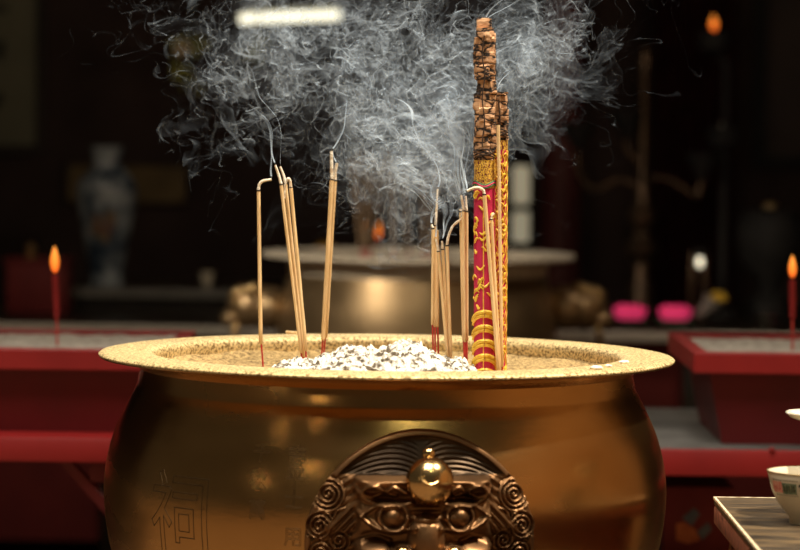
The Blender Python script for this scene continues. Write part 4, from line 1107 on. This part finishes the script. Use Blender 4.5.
# ------------------------------------------------------------------ light
w = bpy.data.worlds.new('world'); SC.world = w; w.use_nodes = True
bg = w.node_tree.nodes['Background']; bg.inputs['Color'].default_value = (0.75, 0.62, 0.45, 1); bg.inputs['Strength'].default_value = 0.07
sl = bpy.data.lights.new('sun', 'SUN'); sl.energy = 5.6; sl.angle = math.radians(2.5); sl.color = (1.0, 0.90, 0.72)
so = bpy.data.objects.new('sun', sl); COL.objects.link(so)
so.rotation_euler = Vector((-.42, .06, -.91)).to_track_quat('-Z', 'Y').to_euler()


def plamp(name, loc, e, col, r=.05):
    l = bpy.data.lights.new(name, 'POINT'); l.energy = e; l.color = col; l.shadow_soft_size = r
    o = bpy.data.objects.new(name, l); COL.objects.link(o); o.location = loc


plamp('hall_lamp', (.0, 2.3, 2.05), 17, (1.0, .84, .62), .05)
plamp('altar_fill', (-1.3, 3.5, 2.3), 11, (1.0, .85, .65), .08)  # added fill lights, left and right, brightening the dim altar
plamp('altar_fill', (1.5, 3.5, 2.3), 12, (1.0, .80, .6), .08)
wl = bpy.data.lights.new('wall_fill_spot', 'SPOT'); wl.energy = 520; wl.spot_size = math.radians(30); wl.spot_blend = .7; wl.color = (1.0, .74, .48); wl.shadow_soft_size = .1  # added spot lighting the unseen wall that the brass mirrors
wo = bpy.data.objects.new('wall_fill_spot', wl); COL.objects.link(wo); wo.location = (.6, -5.6, 2.4)
wo.rotation_euler = (Vector((2.5, -.1, .35)) - wo.location).to_track_quat('-Z', 'Y').to_euler()
pl_ = bpy.data.lights.new('burner_fill_spot', 'SPOT'); pl_.energy = 90; pl_.spot_size = math.radians(34); pl_.spot_blend = .6; pl_.color = (1.0, .86, .66); pl_.shadow_soft_size = .06  # added spot that brightens the farther burner
po = bpy.data.objects.new('burner_fill_spot', pl_); COL.objects.link(po); po.location = (-1.2, 2.2, 2.0)
po.rotation_euler = (Vector((.07, 4.06, .95)) - po.location).to_track_quat('-Z', 'Y').to_euler()
al = bpy.data.lights.new('sky_fill', 'AREA'); al.energy = 230; al.size = 2.0; al.color = (1.0, .93, .80)  # added soft area fill from above the front, for open sky
ao = bpy.data.objects.new('sky_fill', al); COL.objects.link(ao); ao.location = (-.4, -1.3, 5.2)
ao.rotation_euler = (Vector((0, 0, 1.1)) - ao.location).to_track_quat('-Z', 'Y').to_euler()


def mirror_dir(px, py):
    """where a lamp hangs whose glint shows at this place on the brass"""
    o = CAMLOC.copy(); d = (P(px, py, 0) - o).normalized(); tt = 3.9
    for _ in range(3000):
        p = o + d * tt
        if math.hypot(p.x, p.y) < Rb(p.z): break
        tt += .0005
    sl_ = (Rb(p.z + .006) - Rb(p.z - .006)) / .012
    n = Vector((p.x, p.y, -sl_ * math.hypot(p.x, p.y))).normalized()
    return p, d - 2 * d.dot(n) * n


for px, py, D, e_, r in ((312, 467, 2.2, 1.6, .035), (318, 421, 2.5, .7, .02), (286, 406, 2.5, .6, .03), (262, 481, 2.3, .9, .03), (614, 512, 1.5, .9, .06)):
    p, d = mirror_dir(px, py); q = p + d * D
    plamp('courtyard_bulb', q, e_, (1.0, .78, .45), r)
p, d = mirror_dir(410, 418); q = p + d * 2.4
rl = bpy.data.lights.new('courtyard_tube', 'AREA'); rl.shape = 'RECTANGLE'; rl.size = .55; rl.size_y = .03; rl.energy = 2.0; rl.color = (.92, 1.0, .62)
ro = bpy.data.objects.new('courtyard_tube', rl); COL.objects.link(ro); ro.location = q; ro.rotation_euler = (p - q).to_track_quat('-Z', 'Y').to_euler()
SC.view_settings.view_transform = 'Standard'; SC.view_settings.look = 'None'; SC.view_settings.exposure = 0; SC.view_settings.gamma = 1; SC.view_settings.use_curve_mapping = False
SC.cycles.transparent_max_bounces = 64
